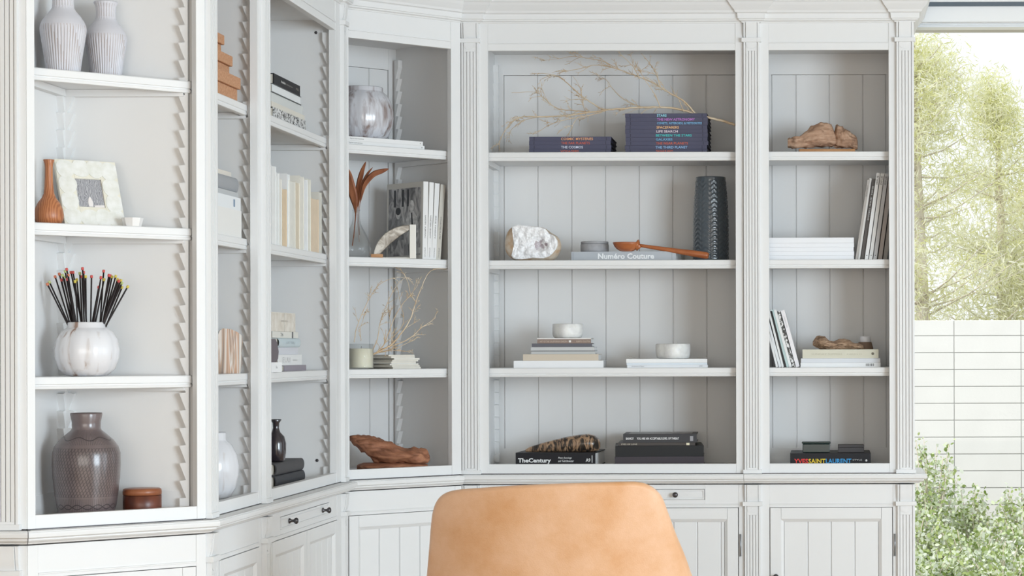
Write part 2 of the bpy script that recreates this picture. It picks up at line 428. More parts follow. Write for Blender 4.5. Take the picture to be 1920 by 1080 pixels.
# racks and cleats of A follow its two walls (built in their own wall frames)
def wallM(u, d, rot):  # matrix from a wall frame (x=0 plane, y along wall) to hA local, in units
    a = aloc(u, d)
    return Matrix.Translation((a[0], a[1], 0)) @ Matrix.Rotation(math.radians(rot-45), 4, 'Z')
M1 = wallM(-1064, 3141, -90)   # frame x -> world -Y (toward room), y -> world +X
rack(hA, 0, 1, 14, 96, 872, 1, M=M1); rack(hA, 0, 1, 172, 96, 872, -1, M=M1)
M2 = wallM(-1064, 3141, 180)   # frame x -> world -X ; y -> world -Y
rack(hA, 0, -1, 14, 96, 872, 1, M=M2); rack(hA, 0, -1, 160, 96, 872, -1, M=M2)
for y in SHELF:
    cleat(hA, 0, 1, 6, 172, y, M=M1); cleat(hA, 0, -1, 12, 168, y, M=M2)
MB().box(3,175,-1.5,-0.03,zy(875.5),zy(847),M=wallM(-1064,3141,0)).box(0.03,1.5,-170,-0.03,zy(875.5),zy(847),M=wallM(-1064,3141,0)).obj('skirting_board', PAINT_IN, hA)
# bolt holes, their dark drawn as discs, on the far side wall of the wide side section (its local x = 544)
for y in (95, 847):
    m_ = MB(); n=14
    m_.lathe([(2.6,0),(2.6,0.8)], 14, M=Matrix.Translation((543.9-0.9, 38, zy(y))) @ Matrix.Rotation(math.radians(90), 4, 'Y'))
    m_.obj('bolt_hole_disc', IRON, hC)

# ------------------------------------------------------------------ base cabinets
def knob(parent, x, z, y=-2.0):
    mb = MB(); M = Matrix.Translation((x, y, z)) @ Matrix.Rotation(math.radians(90), 4, 'X')
    mb.lathe([(4.2,0),(4.4,1.2),(2.6,2.4),(2.0,5.5),(2.6,7.5),(4.6,9.2),(5.2,11.0),(4.9,12.6),(3.4,14.0),(1.4,14.6),(0.2,14.7)], 20, M=M)
    return mb.obj('knob', IRON, parent)
def door(parent, x0, x1, seams, knob_x, hinge_x):
    zt, zb = zy(950.9), zy(1298)
    mb = MB(); w = 20
    mb.box(x0, x0+w, -1.5, 8, zb, zt); mb.box(x1-w, x1, -1.5, 8, zb, zt)
    mb.box(x0+w+.4, x1-w-.4, -1.5, 8, zt-21, zt); mb.box(x0+w+.4, x1-w-.4, -1.5, 8, zb, zb+24)
    # moulding round the panel (chamfer)
    a, b, c, d = x0+w, x1-w, zb+24, zt-21
    k = 5.5
    mb.add([(a,-1.5,c),(b,-1.5,c),(b,-1.5,d),(a,-1.5,d),(a+k,3.0,c+k),(b-k,3.0,c+k),(b-k,3.0,d-k),(a+k,3.0,d-k),
            (a+k,5,c+k),(b-k,5,c+k),(b-k,5,d-k),(a+k,5,d-k)],
           [(0,1,5,4),(1,2,6,5),(2,3,7,6),(3,0,4,7),(4,5,9,8),(5,6,10,9),(6,7,11,10),(7,4,8,11)])
    planks(mb, a+k-.5, b-k+.5, seams, 4.0, c, d)
    o = mb.obj('door', PAINT, parent, bevel=0.3)
    if knob_x is not None: knob(o, knob_x, zy(1079))
    if hinge_x is not None:
        for yy in (1020, 1230):
            MB().lathe([(1.5,-20),(1.5,20)], 10, M=Matrix.Translation((hinge_x, -2.2, zy(yy)))).lathe([(1.9,-21.5),(1.9,-20)], 10, M=Matrix.Translation((hinge_x, -2.2, zy(yy)))).obj('hinge', STEEL, o)
    return o
def base(label, u0, d0, rot, W, pil, doors, drawer=None, g0=None, g1=None, endR=False, front=None, back_pts=None, fr=(None,None)):
    t = thing('base_cabinet', label, 'cabinet', (u0*S, wy(d0), 0), (0, 0, math.radians(rot)), 'painted cupboards under the fitted bookcase')
    xs0, xs1 = doors[0][0]-1.6, doors[-1][1]+1.6
    zt = zy(907)
    mb = MB(); T = 10
    mb.box(0, xs0, 0, T, 0, zt); mb.box(xs1, W, 0, T, 0, zt)
    mb.box(xs0, xs1, 0, T, zy(950), zy(945.5)); mb.box(xs0, xs1, -0.9, T, zy(945.5), zy(943.5))
    mb.box(xs0, xs1, 0.8, T, zy(943.5), zt) if not drawer else None
    if drawer:
        mb.box(xs0, drawer[0]-1, 0.8, T, zy(943.5), zt); mb.box(drawer[1]+1, xs1, 0.8, T, zy(943.5), zt)
        mb.box(drawer[0]-1, drawer[1]+1, 0.8, T, zy(915.5), zt); mb.box(drawer[0]-1, drawer[1]+1, 0.8, T, zy(943.5), zy(935.5))
    mb.box(xs0, xs1, 0, T, 0, zy(1301))
    for (a, b) in zip(doors, doors[1:]): mb.box(a[1]+0.8, b[0]-0.8, 2, T, zy(1300), zy(950))
    mb.obj('face_frame', PAINT, t, bevel=0.45)
    bp = back_pts or [(W-0.5, T), (W-0.5, DEPTH), (0.5, DEPTH), (0.5, T)]
    MB().prism(bp, 0, zt-0.5, 'z').obj('carcass', PAINT_IN, t)
    for (a, b) in pil:
        p = MB(); pilaster(p, a, b, 947, 1300); corbel(p, a, b, 907, 939); p.box(a-3, b+3, -10, 0, 0, zy(1300))
        p.obj('pilaster', PAINT, t, bevel=0.35)
    # counter: slab plus moulded nosing, mitred to the neighbours
    def mit(p, a, b, off):
        def nrm(a, b): d = (Vector(b)-Vector(a)).normalized(); return Vector((d.y, -d.x))
        n1 = nrm(a, p) if a else nrm(p, b); n2 = nrm(p, b) if b else nrm(a, p)
        N = (n1+n2)/(1+n1.dot(n2)); return (p[0]+N.x*off, p[1]+N.y*off)
    path = [(0, 0), (W, 0)] + ([(W, DEPTH)] if endR else [])
    cm = MB(); cm.sweep(path, CNT, g0, g1)
    L = mit((0,0), g0, (W,0), 20.5)
    if endR:
        R = mit((W,0), (0,0), (W,DEPTH), 20.5); poly = [L, R, (W+20.5, DEPTH), (0, DEPTH)]
    else:
        R = mit((W,0), (0,0), g1, 20.5); poly = [L, R] + [(p[0], p[1]) for p in (back_pts[1:] if back_pts else [(W, DEPTH), (0, DEPTH)])]
    cm.prism(poly, zy(890.5), zy(887.0), 'z')
    cm.obj('countertop', PAINT, t)
    # recessed strip under the hutch, coloured dark to draw the gap's shadow line
    MB().box(2, W-2, 3, 10, zy(887), zy(885.6)).obj('shadow_line_plinth', IRON, t)
    for i, (a, b, seams, kx, hx) in enumerate(doors): door(t, a, b, seams, kx, hx)
    if drawer:
        x0, x1 = drawer[0], drawer[1]
        dm = MB()
        dm.box(x0+.3, x1-.3, 1.2, T, zy(934.7), zy(916.3)); dm.box(x0+4.5, x1-4.5, 0.2, 1.5, zy(930.8), zy(920.2))
        dm.box(x0, x1, -0.9, 1.5, zy(918), zy(916)); dm.box(x0, x1, -0.9, 1.5, zy(935), zy(933)); dm.box(x0+.1, x0+2, -0.85, 1.4, zy(933), zy(918)); dm.box(x1-2, x1-.1, -0.85, 1.4, zy(933), zy(918))
        dr = dm.obj('drawer', PAINT, t, bevel=0.2)
        for kx in drawer[2]: knob(dr, kx, zy(925.5), -0.5)
    return t
def seam4(a, b): # plank seams inside a door
    return [a+22+44.3*i for i in range(1, 5) if a+22+44.3*i < b-30]
base('wide painted base cabinet with a shallow drawer, standing behind the leather chair', -692, 4250, 0, 531.5, [(4, 36.5)],
     [(54, 283, [54+44.5+44.4*i for i in range(4)], 270, None), (286, 520, [286+24+44.4*i for i in range(1,5)], 300, 524.5)], drawer=(113, 457, (167, 403)), g0=(-7,-7))
base('narrow painted base cabinet with a single door beside the glass door', -160, 4250, 0, 320, [(0.6, 30.5), (287, 319)],
     [(48.5, 277, [118.7, 162.3, 206.7], 59, 281.8)], endR=True)
base('diagonal painted base cabinet in the inside corner, left of the leather chair', -873, 4050, 45, 262, [], [(16, 246, [83, 127, 171.5], None, None)], g0=(-7,-7), g1=(269,-7), back_pts=[(256,10),(256,DEPTH),(0.5,DEPTH),(0.5,10)])
base('wide painted base cabinet on the side wall with two dark drawer knobs in view', -863, 3441, 90, 603, [(3, 36), (563, 588)],
     [(62, 293, [128,172,216,260], 281, None), (296, 529, [340,384,428,472], 308, None)], drawer=(123, 467, (176, 414)), g1=(610,-7))
base('narrow painted base cabinet on the side wall under the cork boxes section', -863, 3132, 90, 309, [(6, 38)], [(72, 296, [138,182,226], None, None)], g0=(-7,7), back_pts=[(308.5,10),(308.5,DEPTH),(27,DEPTH),(27,10)])
base('painted base cabinet at the left picture edge below the fluted pilaster', -1295, 2947, 0, 251, [(209, 242)], [(24, 202, [90, 134], None, None)], g1=(258,7), back_pts=[(240,10),(216,30),(216,DEPTH),(0.5,DEPTH),(0.5,10)])
base('diagonal painted base cabinet nearest the camera at lower left', -1043, 2947, 45, 257, [], [(16, 241, [82,126,170], None, None)], g0=(-7,7), g1=(264,7),
     back_pts=[(246, 11), aloc(-876, 3141), cor, w2l, (12, 11)])
# ------------------------------------------------------------------ object materials
random.seed(7)
M_page = plain('page_edges', (0.80,0.76,0.68), 0.8, 0.1, vary=0.08, vscale=60)
M_pagew = plain('white_page_edges', (0.86,0.86,0.86), 0.8, 0.1, vary=0.05, vscale=60)
def cloth(name, c, rough=0.6, **k): return plain(name, c, rough, 0.3, **k)
_flat = {}
def flat(c, rough=0.5):
    key = (round(c[0],3), round(c[1],3), round(c[2],3), rough)
    if key not in _flat: _flat[key] = plain('print_ink', c, rough, 0.3)
    return _flat[key]
TERRA = ramped('terracotta_wood', [(0.2,(0.36,0.125,0.05)),(0.5,(0.43,0.16,0.065)),(0.8,(0.50,0.20,0.085))], scale=(1,1,0.25), kind='wave', nscale=60, dist=7, detail=3, rough=0.38, wave_type='BANDS', wave_dir='X')
DRIFT = ramped('driftwood', [(0.25,(0.16,0.085,0.05)),(0.45,(0.42,0.25,0.16)),(0.7,(0.60,0.40,0.28))], scale=(0.35,1.4,2.2), nscale=38, dist=0.8, rough=0.75, bump=0.6, bdist=0.004)
DRIFT2 = ramped('red_driftwood', [(0.25,(0.13,0.045,0.02)),(0.5,(0.36,0.15,0.08)),(0.75,(0.50,0.24,0.13))], scale=(0.4,1.2,2.0), nscale=30, dist=1.0, rough=0.7, bump=0.6, bdist=0.004)
SLABW = ramped('pale_slab_wood', [(0.3,(0.50,0.24,0.10)),(0.7,(0.68,0.38,0.19))], scale=(0.3,1,1), nscale=30, rough=0.6)
ROOT = ramped('gnarled_root', [(0.3,(0.13,0.075,0.045)),(0.5,(0.42,0.27,0.17)),(0.7,(0.62,0.44,0.31))], scale=(0.5,1.5,2), nscale=60, dist=2.0, rough=0.8, bump=0.9, bdist=0.005)
TWIG = plain('dry_twig', (0.80,0.68,0.52), 0.7, 0.2, c2=(0.66,0.48,0.30), vscale=20)
QUARTZ = plain('quartz', (0.84,0.84,0.82), 0.35, 0.5, c2=(0.70,0.69,0.68), vscale=45, bump=0.4, bscale=120, subs=0.2)
CONC = plain('concrete_grey', (0.42,0.42,0.44), 0.7, 0.3, c2=(0.36,0.36,0.38), vscale=60, bump=0.15)
CORK = plain('cork', (0.60,0.34,0.21), 0.85, 0.15, c2=(0.47,0.24,0.13), vscale=170, bump=0.3, bscale=200)
GLAZE = ramped('white_brown_glaze', [(0.36,(0.26,0.19,0.17)),(0.46,(0.50,0.47,0.49)),(0.56,(0.70,0.70,0.74))], scale=(1,1,0.09), nscale=42, detail=7, dist=0.4, rough=0.22, spec=0.6, coat=0.3)
GLAZE2 = ramped('chalky_white_glaze', [(0.34,(0.34,0.22,0.17)),(0.40,(0.66,0.63,0.63)),(0.5,(0.76,0.76,0.79))], scale=(1,1,0.08), nscale=46, detail=7, dist=0.4, rough=0.25, spec=0.6, coat=0.3)
STRIPE = plain('lilac_white_glaze', (0.66,0.65,0.69), 0.4, 0.5, vary=0.08, vscale=14)
STRIPE_D = plain('carved_groove', (0.50,0.44,0.43), 0.6, 0.3)

def text_part(parent, s, cx, cz, width, height, y, color, name='lettering', bold=0.0, spacing=1.0, rotated=0, italic=0):
    """lettering standing just proud of the -y face of its book; sizes in units"""
    cu = bpy.data.curves.new('t', 'FONT'); cu.body = s; cu.size = 1.0; cu.offset = bold; cu.space_character = spacing; cu.shear = italic
    cu.resolution_u = 2
    ob = bpy.data.objects.new('t', cu); COL.objects.link(ob)
    dg = bpy.context.evaluated_depsgraph_get()
    me = bpy.data.meshes.new_from_object(ob.evaluated_get(dg))
    bpy.data.objects.remove(ob); bpy.data.curves.remove(cu)
    xs = [v.co.x for v in me.vertices]; ys = [v.co.y for v in me.vertices]
    x0, x1, y0, y1 = min(xs), max(xs), min(ys), max(ys)
    sx = width/(x1-x0); sy = height/(y1-y0)
    ca, sa = math.cos(rotated), math.sin(rotated)
    for v in me.vertices:
        a = (v.co.x-(x0+x1)/2)*sx; b = (v.co.y-(y0+y1)/2)*sy
        v.co = Vector(((cx + a*ca - b*sa)*S, (y)*S, (cz + a*sa + b*ca)*S))
    me.materials.append(flat(color)); me.update()
    o = bpy.data.objects.new(name, me); COL.objects.link(o); o.parent = parent
    return o

def book(label, cat, w, dep, th, cover, pages=None, rot=0, group=None, spine='flat', lie=True, name='book', over=1.2, board=1.0, loc=(0,0,0), rotxyz=None, open_side=None):
    """lying book: spine towards -y, x = book height, z = thickness; origin at bottom centre of the spine side"""
    t = thing(name, label, cat, loc, rotxyz if rotxyz else (0,0,rot), group)
    pages = pages or M_page
    h = w/2; c = MB()
    b = board
    if spine == 'round':
        k = min(th*0.28, 5)
        arc = [(-k*math.cos(a), th/2 + (th/2)*math.sin(a)) for a in [(-math.pi/2)+i*math.pi/10 for i in range(11)]]
        outer = [(dep, 0)] ; 
        pr = [(dep,0),(dep,b),(1.5,b)] + [(-(k-b)*math.cos(a)+0.5, th/2 + (th/2-b)*math.sin(a)) for a in [(-math.pi/2)+i*math.pi/10 for i in range(11)]] + [(1.5,th-b),(dep,th-b),(dep,th)] + arc[::-1]
        c.prism(pr, -h, h, 'x')
        y0 = 1.0
    else:
        pr = [(0,0),(dep,0),(dep,b),(b,b),(b,th-b),(dep,th-b),(dep,th),(0,th)]
        c.prism(pr, -h, h, 'x'); y0 = b
    c.obj('cover', cover, t, bevel=0.15)
    MB().box(-h+over, h-over, y0, dep-over, b, th-b).obj('page_block', pages, t)
    return t

def atpx(px, d, z): return (wx(px, d), wy(d), z)
def Zs(i): return zy(SHELF[i])*S if i < 3 else zy(Y_DECK)*S
def kk(d): return D0/d

# ------------------------------------------------------------------ E section: top shelf
# stacks of dark slate hardbacks with coloured titles
SLATE = cloth('slate_cloth', (0.085,0.085,0.135), 0.6)
BLACKB = cloth('black_cover', (0.012,0.012,0.016), 0.5)
def slate_book(label, px0, px1, d, z, th, title, color, tx, tw, grp, rot=0.0, first=False):
    w = (px1-px0)/kk(d); cx = (px0+px1)/2
    t = book(label, 'book', w, 128, th, SLATE, BLACKB, loc=atpx(cx, d, z), rot=rot, group=grp, over=1.5, board=1.0)
    # groove line of the cloth binding
    MB().box(-w/2+9, -w/2+9.8, -0.15, 0.3, 0.8, th-0.8).box(w/2-9.8, w/2-9, -0.15, 0.3, 0.8, th-0.8).obj('spine_rule', BLACKB, t)
    if title: text_part(t, title, (tx-cx)/kk(d)+tw/2/kk(d), th*0.47, tw/kk(d), th*0.62, -0.25, color, bold=0.012)
    return t
zt = Zs(0)
G1 = 'slate-blue hardbacks on the top shelf, right stack'
ttl = [('', (0,0,0), 1231, 32), ('THE THIRD PLANET', (0.30,0.52,0.80), 1230, 60), ('THE NEAR PLANETS', (0.60,0.13,0.07), 1231, 60), ('GALAXIES', (0.16,0.45,0.68), 1231, 31),
       ('BETWEEN THE STARS', (0.06,0.58,0.56), 1231, 67), ('LIFE SEARCH', (0.75,0.65,0.72), 1232, 40), ('SPACEFARERS', (0.85,0.50,0.22), 1232, 42),
       ('COMETS, ASTEROIDS, & METEORITES', (0.20,0.48,0.75), 1233, 84), ('THE NEW ASTRONOMY', (0.55,0.20,0.62), 1233, 71), ('STARS', (0.35,0.80,0.92), 1233, 18)]
nm = ['with hidden title, at the bottom', 'titled THE THIRD PLANET in blue', 'titled THE NEAR PLANETS in red', 'titled GALAXIES in blue', 'titled BETWEEN THE STARS in turquoise', 'titled LIFE SEARCH in pale pink',
      'titled SPACEFARERS in orange', 'with a long light blue title about comets', 'titled THE NEW ASTRONOMY in purple', 'titled STARS in light blue, topmost']
for i in range(10):
    dx = [0,-1,1,0.5,0.5,-0.3,0,0.6,0.3,-0.3][i]
    slate_book('slate-blue hardback %s, in the tall stack' % nm[i], 1173.5+dx, 1327+dx+(i%3)*0.5, 4296, zt + i*7.55*S, 7.45, ttl[i][0] or 'THE FAR PLANETS', ttl[i][1] if ttl[i][0] else (0.6,0.13,0.07), ttl[i][2], ttl[i][3], G1, rot=math.radians([0.3,-0.4,0.5,0,0.3,-0.3,0.4,0,0.2,-0.2][i]))
G2 = 'slate-blue hardbacks on the top shelf, left stack'
for i, (tt, c, tx, tw, wh) in enumerate([('VOYAGERS', (0.60,0.13,0.07), 1052, 34, 'bottom one with its title mostly hidden'), ('THE COSMOS', (0.70,0.72,0.85), 1053, 41, 'titled THE COSMOS in white'), ('THE FAR PLANETS', (0.58,0.12,0.07), 1053, 54, 'titled THE FAR PLANETS in red'), ('COSMIC MYSTERIES', (0.85,0.42,0.20), 1053, 60, 'titled COSMIC MYSTERIES in orange, on top')]):
    slate_book('slate-blue hardback in the low stack of four, ' + wh, 993+0.5*(i%2), 1146+(i%2), 4294, zt + i*7.9*S, 7.8, tt, c, tx, tw, G2, rot=math.radians([1.6,1.0,0.4,0.6][i]))

# dried branches
def branch_mesh(paths, seed, d0, jitter, twig_len=(14, 46), twigs=True, droop=0.0, lift=1.0):
    """paths: list of (pixel polyline, start radius, end radius, depth start, depth end, twigs per path)"""
    rnd = random.Random(seed); mb = MB()
    def W(px, y, d): return Vector((wx(px, d), wy(d), zz(px, y, d)))
    for (pl, r0, r1, da, db, nt_) in paths:
        # Catmull-Rom through the given rows
        P = []
        n = len(pl)
        for i in range(n-1):
            p0, p1, p2, p3 = pl[max(i-1,0)], pl[i], pl[i+1], pl[min(i+2,n-1)]
            for s_ in range(6):
                t = s_/6
                q = [0.5*((2*p1[k])+(-p0[k]+p2[k])*t+(2*p0[k]-5*p1[k]+4*p2[k]-p3[k])*t*t+(-p0[k]+3*p1[k]-3*p2[k]+p3[k])*t**3) for k in (0,1)]
                P.append(q)
        P.append(list(pl[-1]))
        N = len(P); pts = []
        for i, (x, y) in enumerate(P):
            f = i/(N-1); d = da + (db-da)*f
            pts.append(W(x + rnd.uniform(-.5,.5), y + rnd.uniform(-.5,.5), d))
        rad = [(r0 + (r1-r0)*i/(N-1))*S for i in range(N)]
        mb.tube(pts, rad, 6)
        for _ in range(nt_):
            i = rnd.randrange(int(N*0.15), N-1)
            base_ = pts[i]; dirv = (pts[min(i+1,N-1)]-pts[i-1]).normalized()
            side = Vector((rnd.uniform(-1,1), rnd.uniform(-0.8,0.8), rnd.uniform(-0.7,1)*lift - droop))
            v = (dirv*0.9 + side*0.75).normalized(); L = rnd.uniform(*twig_len)*S*(1-0.4*i/N)
            q = [base_]; p = base_.copy()
            for k in range(5):
                v = (v + Vector((rnd.uniform(-.25,.25), rnd.uniform(-.25,.25), rnd.uniform(-.2,.2)-0.04))).normalized()
                p = p + v*(L/5); q.append(p.copy())
                for _r in range(2 if rnd.random() < 0.6 else 0):
                    v2 = (v + Vector((rnd.uniform(-.9,.9), rnd.uniform(-.6,.6), rnd.uniform(-.8,.8)))).normalized(); l2 = L*rnd.uniform(0.15,0.4)
                    e = p + v2*l2; mb.tube([p, p+v2*l2*0.5+Vector((0,0,rnd.uniform(-.1,.1)*l2)), e], [0.42*S,0.34*S,0.26*S], 4)
            mb.tube(q, [max(0.3, 0.66*(1-j/6))*S for j in range(6)], 5)
    return mb
EB = [([(1380,234),(1355,226),(1330,220),(1290,208),(1250,200),(1200,200),(1150,203),(1110,208),(1060,214),(1010,216),(980,216),(960,226),(945,246),(935,268)], 2.6, 0.6, 4300, 4345, 26),
      ([(1304,211),(1285,190),(1262,176),(1240,162),(1220,151),(1195,141),(1165,130),(1140,122),(1115,120),(1085,127),(1060,131)], 1.7, 0.4, 4305, 4360, 26),
      ([(1239,161),(1233,140),(1220,118),(1203,98)], 1.2, 0.4, 4315, 4330, 7),
      ([(1200,146),(1192,128),(1178,112),(1160,97)], 1.0, 0.35, 4325, 4345, 6),
      ([(1135,206),(1110,190),(1085,172),(1062,150),(1040,138),(1010,134)], 1.4, 0.4, 4330, 4380, 10),
      ([(1210,201),(1180,190),(1155,170),(1140,150),(1125,140)], 1.1, 0.35, 4320, 4390, 7),
      ([(1110,208),(1080,205),(1045,200),(1020,180),(1005,170),(960,170)], 1.1, 0.3, 4330, 4370, 10),
      ([(1240,201),(1228,175),(1212,150),(1200,130)], 0.9, 0.3, 4310, 4300, 4),
      ([(1130,208),(1095,216),(1060,222),(1030,232),(1005,248)], 1.0, 0.3, 4330, 4320, 9),
      ([(1150,122),(1130,112),(1100,106),(1075,103),(1050,107),(1020,110)], 0.8, 0.3, 4350, 4400, 9),
      ([(1284,209),(1278,195),(1273,184)], 0.8, 0.5, 4305, 4310, 0),
      ([(1100,212),(1094,190),(1088,160),(1075,140)], 0.7, 0.3, 4340, 4360, 5),
      ([(1085,216),(1075,232),(1068,250)], 0.7, 0.3, 4325, 4315, 3),
      ([(1020,215),(985,222),(960,240),(950,262)], 0.7, 0.3, 4340, 4370, 6)]
b1 = branch_mesh(EB, 3, 4330, 1).obj('dried_branch', TWIG, scale=1, recalc=False)
tag(b1, 'long bleached dry branch arching across the top shelf over the slate-blue books', 'branch')

# ------------------------------------------------------------------ E section: second shelf
z2 = Zs(1)
def rnoise(p, sc, amp, seed=0): 
    v = noise.noise_vector(Vector((p.x*sc+seed, p.y*sc+seed*1.7, p.z*sc-seed))); return p + v*amp
# geode
M_geo_out = plain('geode_rind', (0.70,0.62,0.52), 0.8, 0.2, c2=(0.56,0.38,0.24), vscale=40, bump=0.4, bscale=80)
M_geo_in = ramped('geode_crystals', [(0.0,(0.80,0.78,0.79)),(0.35,(0.93,0.92,0.93)),(1.0,(0.96,0.96,0.96))], kind='voronoi', nscale=160, rough=0.3, bump=0.55, bdist=0.003)
M_geo_d = plain('geode_cavity', (0.44,0.36,0.38), 0.5, 0.4, c2=(0.70,0.67,0.69), vscale=70, bump=0.6, bscale=200)
def geode():
    d = 4335; k = kk(d)
    t = thing('geode', 'half geode with white crystals and tan rind at the left of the second shelf', 'crystal', atpx(999, d, z2))
    q = 8.348*k
    def cv(L): return [((x-576)/q, (703-y)/q) for x, y in L]
    outer = cv([(270,160),(370,128),(480,138),(600,158),(720,168),(800,190),(870,262),(960,298),(1010,370),(1025,450),(1015,540),(970,620),(900,690),(800,701),(600,703),(400,702),(300,684),(240,645),(180,590),(140,500),(138,400),(165,290),(215,195)])
    face = cv([(275,170),(370,133),(480,143),(600,163),(715,173),(793,197),(862,272),(940,312),(985,385),(985,450),(960,520),(905,585),(860,625),(770,655),(600,650),(430,672),(330,672),(285,650),(262,615),(290,520),(302,430),(290,330),(280,240)])
    n = len(outer); mb = MB(); vs_ = []; fs = []
    cx_, cz_ = 2.0, 33.0
    def ring(L, y, sc_): return [Vector((cx_+(a-cx_)*sc_, y, max(0, cz_*1.0+(b-cz_)*sc_))) for a, b in L]
    rings = [ring(face, -17, 1.0), ring(outer, -8, 1.0), ring(outer, 6, 1.02), ring(outer, 24, .9), ring(outer, 38, .6), ring(outer, 44, .2)]
    for j, rg in enumerate(rings):
        for p in rg:
            if 0 < j: p = rnoise(p, 0.09, 1.6)
            if j > 2: p.z = max(0, p.z - (0 if p.z > 8 else p.z*0.6))
            p.z = max(0, p.z); vs_.append(p)
    m = len(rings)
    for j in range(m-1):
        for i in range(n): fs.append((j*n+i, j*n+(i+1)%n, (j+1)*n+(i+1)%n, (j+1)*n+i))
    fs.append([(m-1)*n+i for i in range(n)])
    mb.add(vs_, fs, 0, True); mb.obj('rind', M_geo_out, t, subsurf=1)
    fm = MB(); vs_ = []; fs = []; R = 30; sub = 4; n2 = n*sub
    F2 = []
    for i in range(n):
        a, b = Vector(face[i]), Vector(face[(i+1)%n])
        for q_ in range(sub): F2.append(a + (b-a)*q_/sub)
    for j in range(R+1):
        s_ = j/R
        for i in range(n2):
            x = cx_ + (F2[i].x-cx_)*s_; z = cz_ + (F2[i].y-cz_)*s_
            dd = math.hypot((x-16)/20, (z-33)/15); hol = max(0, 1-dd)
            y = -17.5 + 20*hol**1.2
            n1 = noise.noise(Vector((x*.30, z*.30, 3.3))); n2_ = noise.noise(Vector((x*.10, z*.10, 7))); n3 = noise.noise(Vector((x*.8, z*.8, 2)))
            if s_ < 0.99: y += n1*(1.6+2.5*hol) + n2_*5 + n3*0.7 - 1.2
            vs_.append((x, y, z))
    for j in range(R):
        for i in range(n2): fs.append((j*n2+i, j*n2+(i+1)%n2, (j+1)*n2+(i+1)%n2, (j+1)*n2+i))
    fm.add(vs_, fs, 0, True)
    for fi, f in enumerate(fm.f):
        c = sum((Vector(fm.v[i]) for i in f), Vector())/4
        if math.hypot((c.x-15)/15, (c.z-32)/9) < 0.75 + 0.85*noise.noise(Vector((c.x*.16, c.z*.16, 1))): fm.m[fi] = 1
    fm.obj('crystal_face', [M_geo_in, M_geo_d], t, recalc=False)
    return t
geode()
# grey coffee-table book with white title
GREYB = cloth('pale_grey_cover', (0.47,0.50,0.54), 0.45)
d = 4300; k = kk(d)
nb = book('large pale grey hardback with bold white title, under the concrete pot', 'book', 197/k, 165, 17.2/k, GREYB, M_pagew, loc=atpx(1169.5, d, z2), rot=math.radians(-3))
text_part(nb, 'Numéro Couture', 5, 8.6, 106/k, 10.8/k, -0.3, (0.90,0.92,0.94), bold=0.032)
MB().box(-97,-96,-.2,.3,1,16).box(92,92.8,-.2,.3,1,16).obj('spine_rule', flat((0.3,0.33,0.37)), nb)
zb_ = z2 + 17.3/k*S
t = thing('concrete_pot', 'small round grey concrete pot with a flat lid on the pale grey book', 'pot', atpx(1115.5, 4345, zb_))
MB().lathe([(24,0),(26.5,1),(27,3),(27,15),(25.6,16.2)], 40).obj('pot_body', CONC, t)
MB().lathe([(25.0,16.3),(26.4,16.5),(26.4,20.2),(25.6,21),(0.5,21.2)], 40).obj('pot_lid', CONC, t)
# wooden ladle: bowl on the book, handle tip hanging down past its right end
t = thing('wooden_ladle', 'reddish carved wooden ladle with long handle resting on the grey book', 'spoon', (0,0,0))
dl = 4303
def PW(px, y, d): return Vector((wx(px, d)/S, wy(d)/S, zz(px, y, d)/S))
LW = ramped('ladle_wood', [(0.3,(0.30,0.08,0.025)),(0.7,(0.52,0.17,0.055))], scale=(0.3,1,1), nscale=30, rough=0.3, coat=0.2)
c0 = PW(1176.5, 450.5, dl)
bw = MB()
cbase = Vector((c0.x, c0.y, z2/S + 17.4/k))
prof = [(8,0),(12.5,1.5),(17.5,5),(21,10),(23,15),(23.3,17.5),(21.8,17.2),(19,12),(14,7),(7,4.5),(0.5,4)]
bw.lathe(prof, 32, M=Matrix.Translation(cbase) @ Matrix.Diagonal((1.05,0.8,1,1)), cap=False, rib=lambda a,z,r: r*(1+0.12*max(0,-math.cos(a))))
bw.lathe([(8,0),(8,0.01)], 32, M=Matrix.Translation(cbase) @ Matrix.Diagonal((1.05,0.8,1,1)))
bw.obj('bowl', LW, t, recalc=False)
hm = MB(); A = cbase + Vector((17, 0, 9)); B = PW(1196.5, 458, dl); C_ = PW(1329, 479, 4290)
hm.tube([A, A+Vector((7,0,2)), B], [7,4.5,4], 14)
ax = (C_-B).normalized()
hm.tube([B-ax*3.5, B-ax*2.5, B, B+ax*1.5, B+ax*2.5], [4,9.5,11,9,4], 18)
L = (C_-B).length
hm.tube([B+ax*L*f for f in (0,.1,.3,.55,.8,.97,1.0)], [3.0,3.2,4.0,4.9,6.3,6.6,5.2], 16)
hm.obj('handle', LW, t)
# smoky glass vase with pressed chevrons
M_smoke, nt, b = newmat('smoky_glass')
b.inputs['Base Color'].default_value = (0.085,0.105,0.125,1); b.inputs['Roughness'].default_value = 0.12; b.inputs['Coat Weight'].default_value = 0.5
b.inputs['Transmission Weight'].default_value = 0.12
d = 4352; k = kk(d)
t = thing('smoky_glass_vase', 'tall dark smoky glass vase with pressed chevron pattern', 'vase', atpx(1333.5, d, z2))
R0 = 33/k; Hh = 158/k
prof = [(R0*0.92,0),(R0,3),(R0,8),(R0,20),(R0,50),(R0*.99,80),(R0*.96,105),(R0*.91,130),(R0*.86,150),(R0*.85,Hh-1),(R0*.83,Hh),(R0*.78,Hh-1),(R0*.78,Hh-12)]
pf = []
for (a, b2), (c, d2) in zip(prof, prof[1:]):
    nseg = max(1, int(abs(d2-b2)/1.5))
    for i in range(nseg): pf.append((a+(c-a)*i/nseg, b2+(d2-b2)*i/nseg))
pf.append(prof[-1])
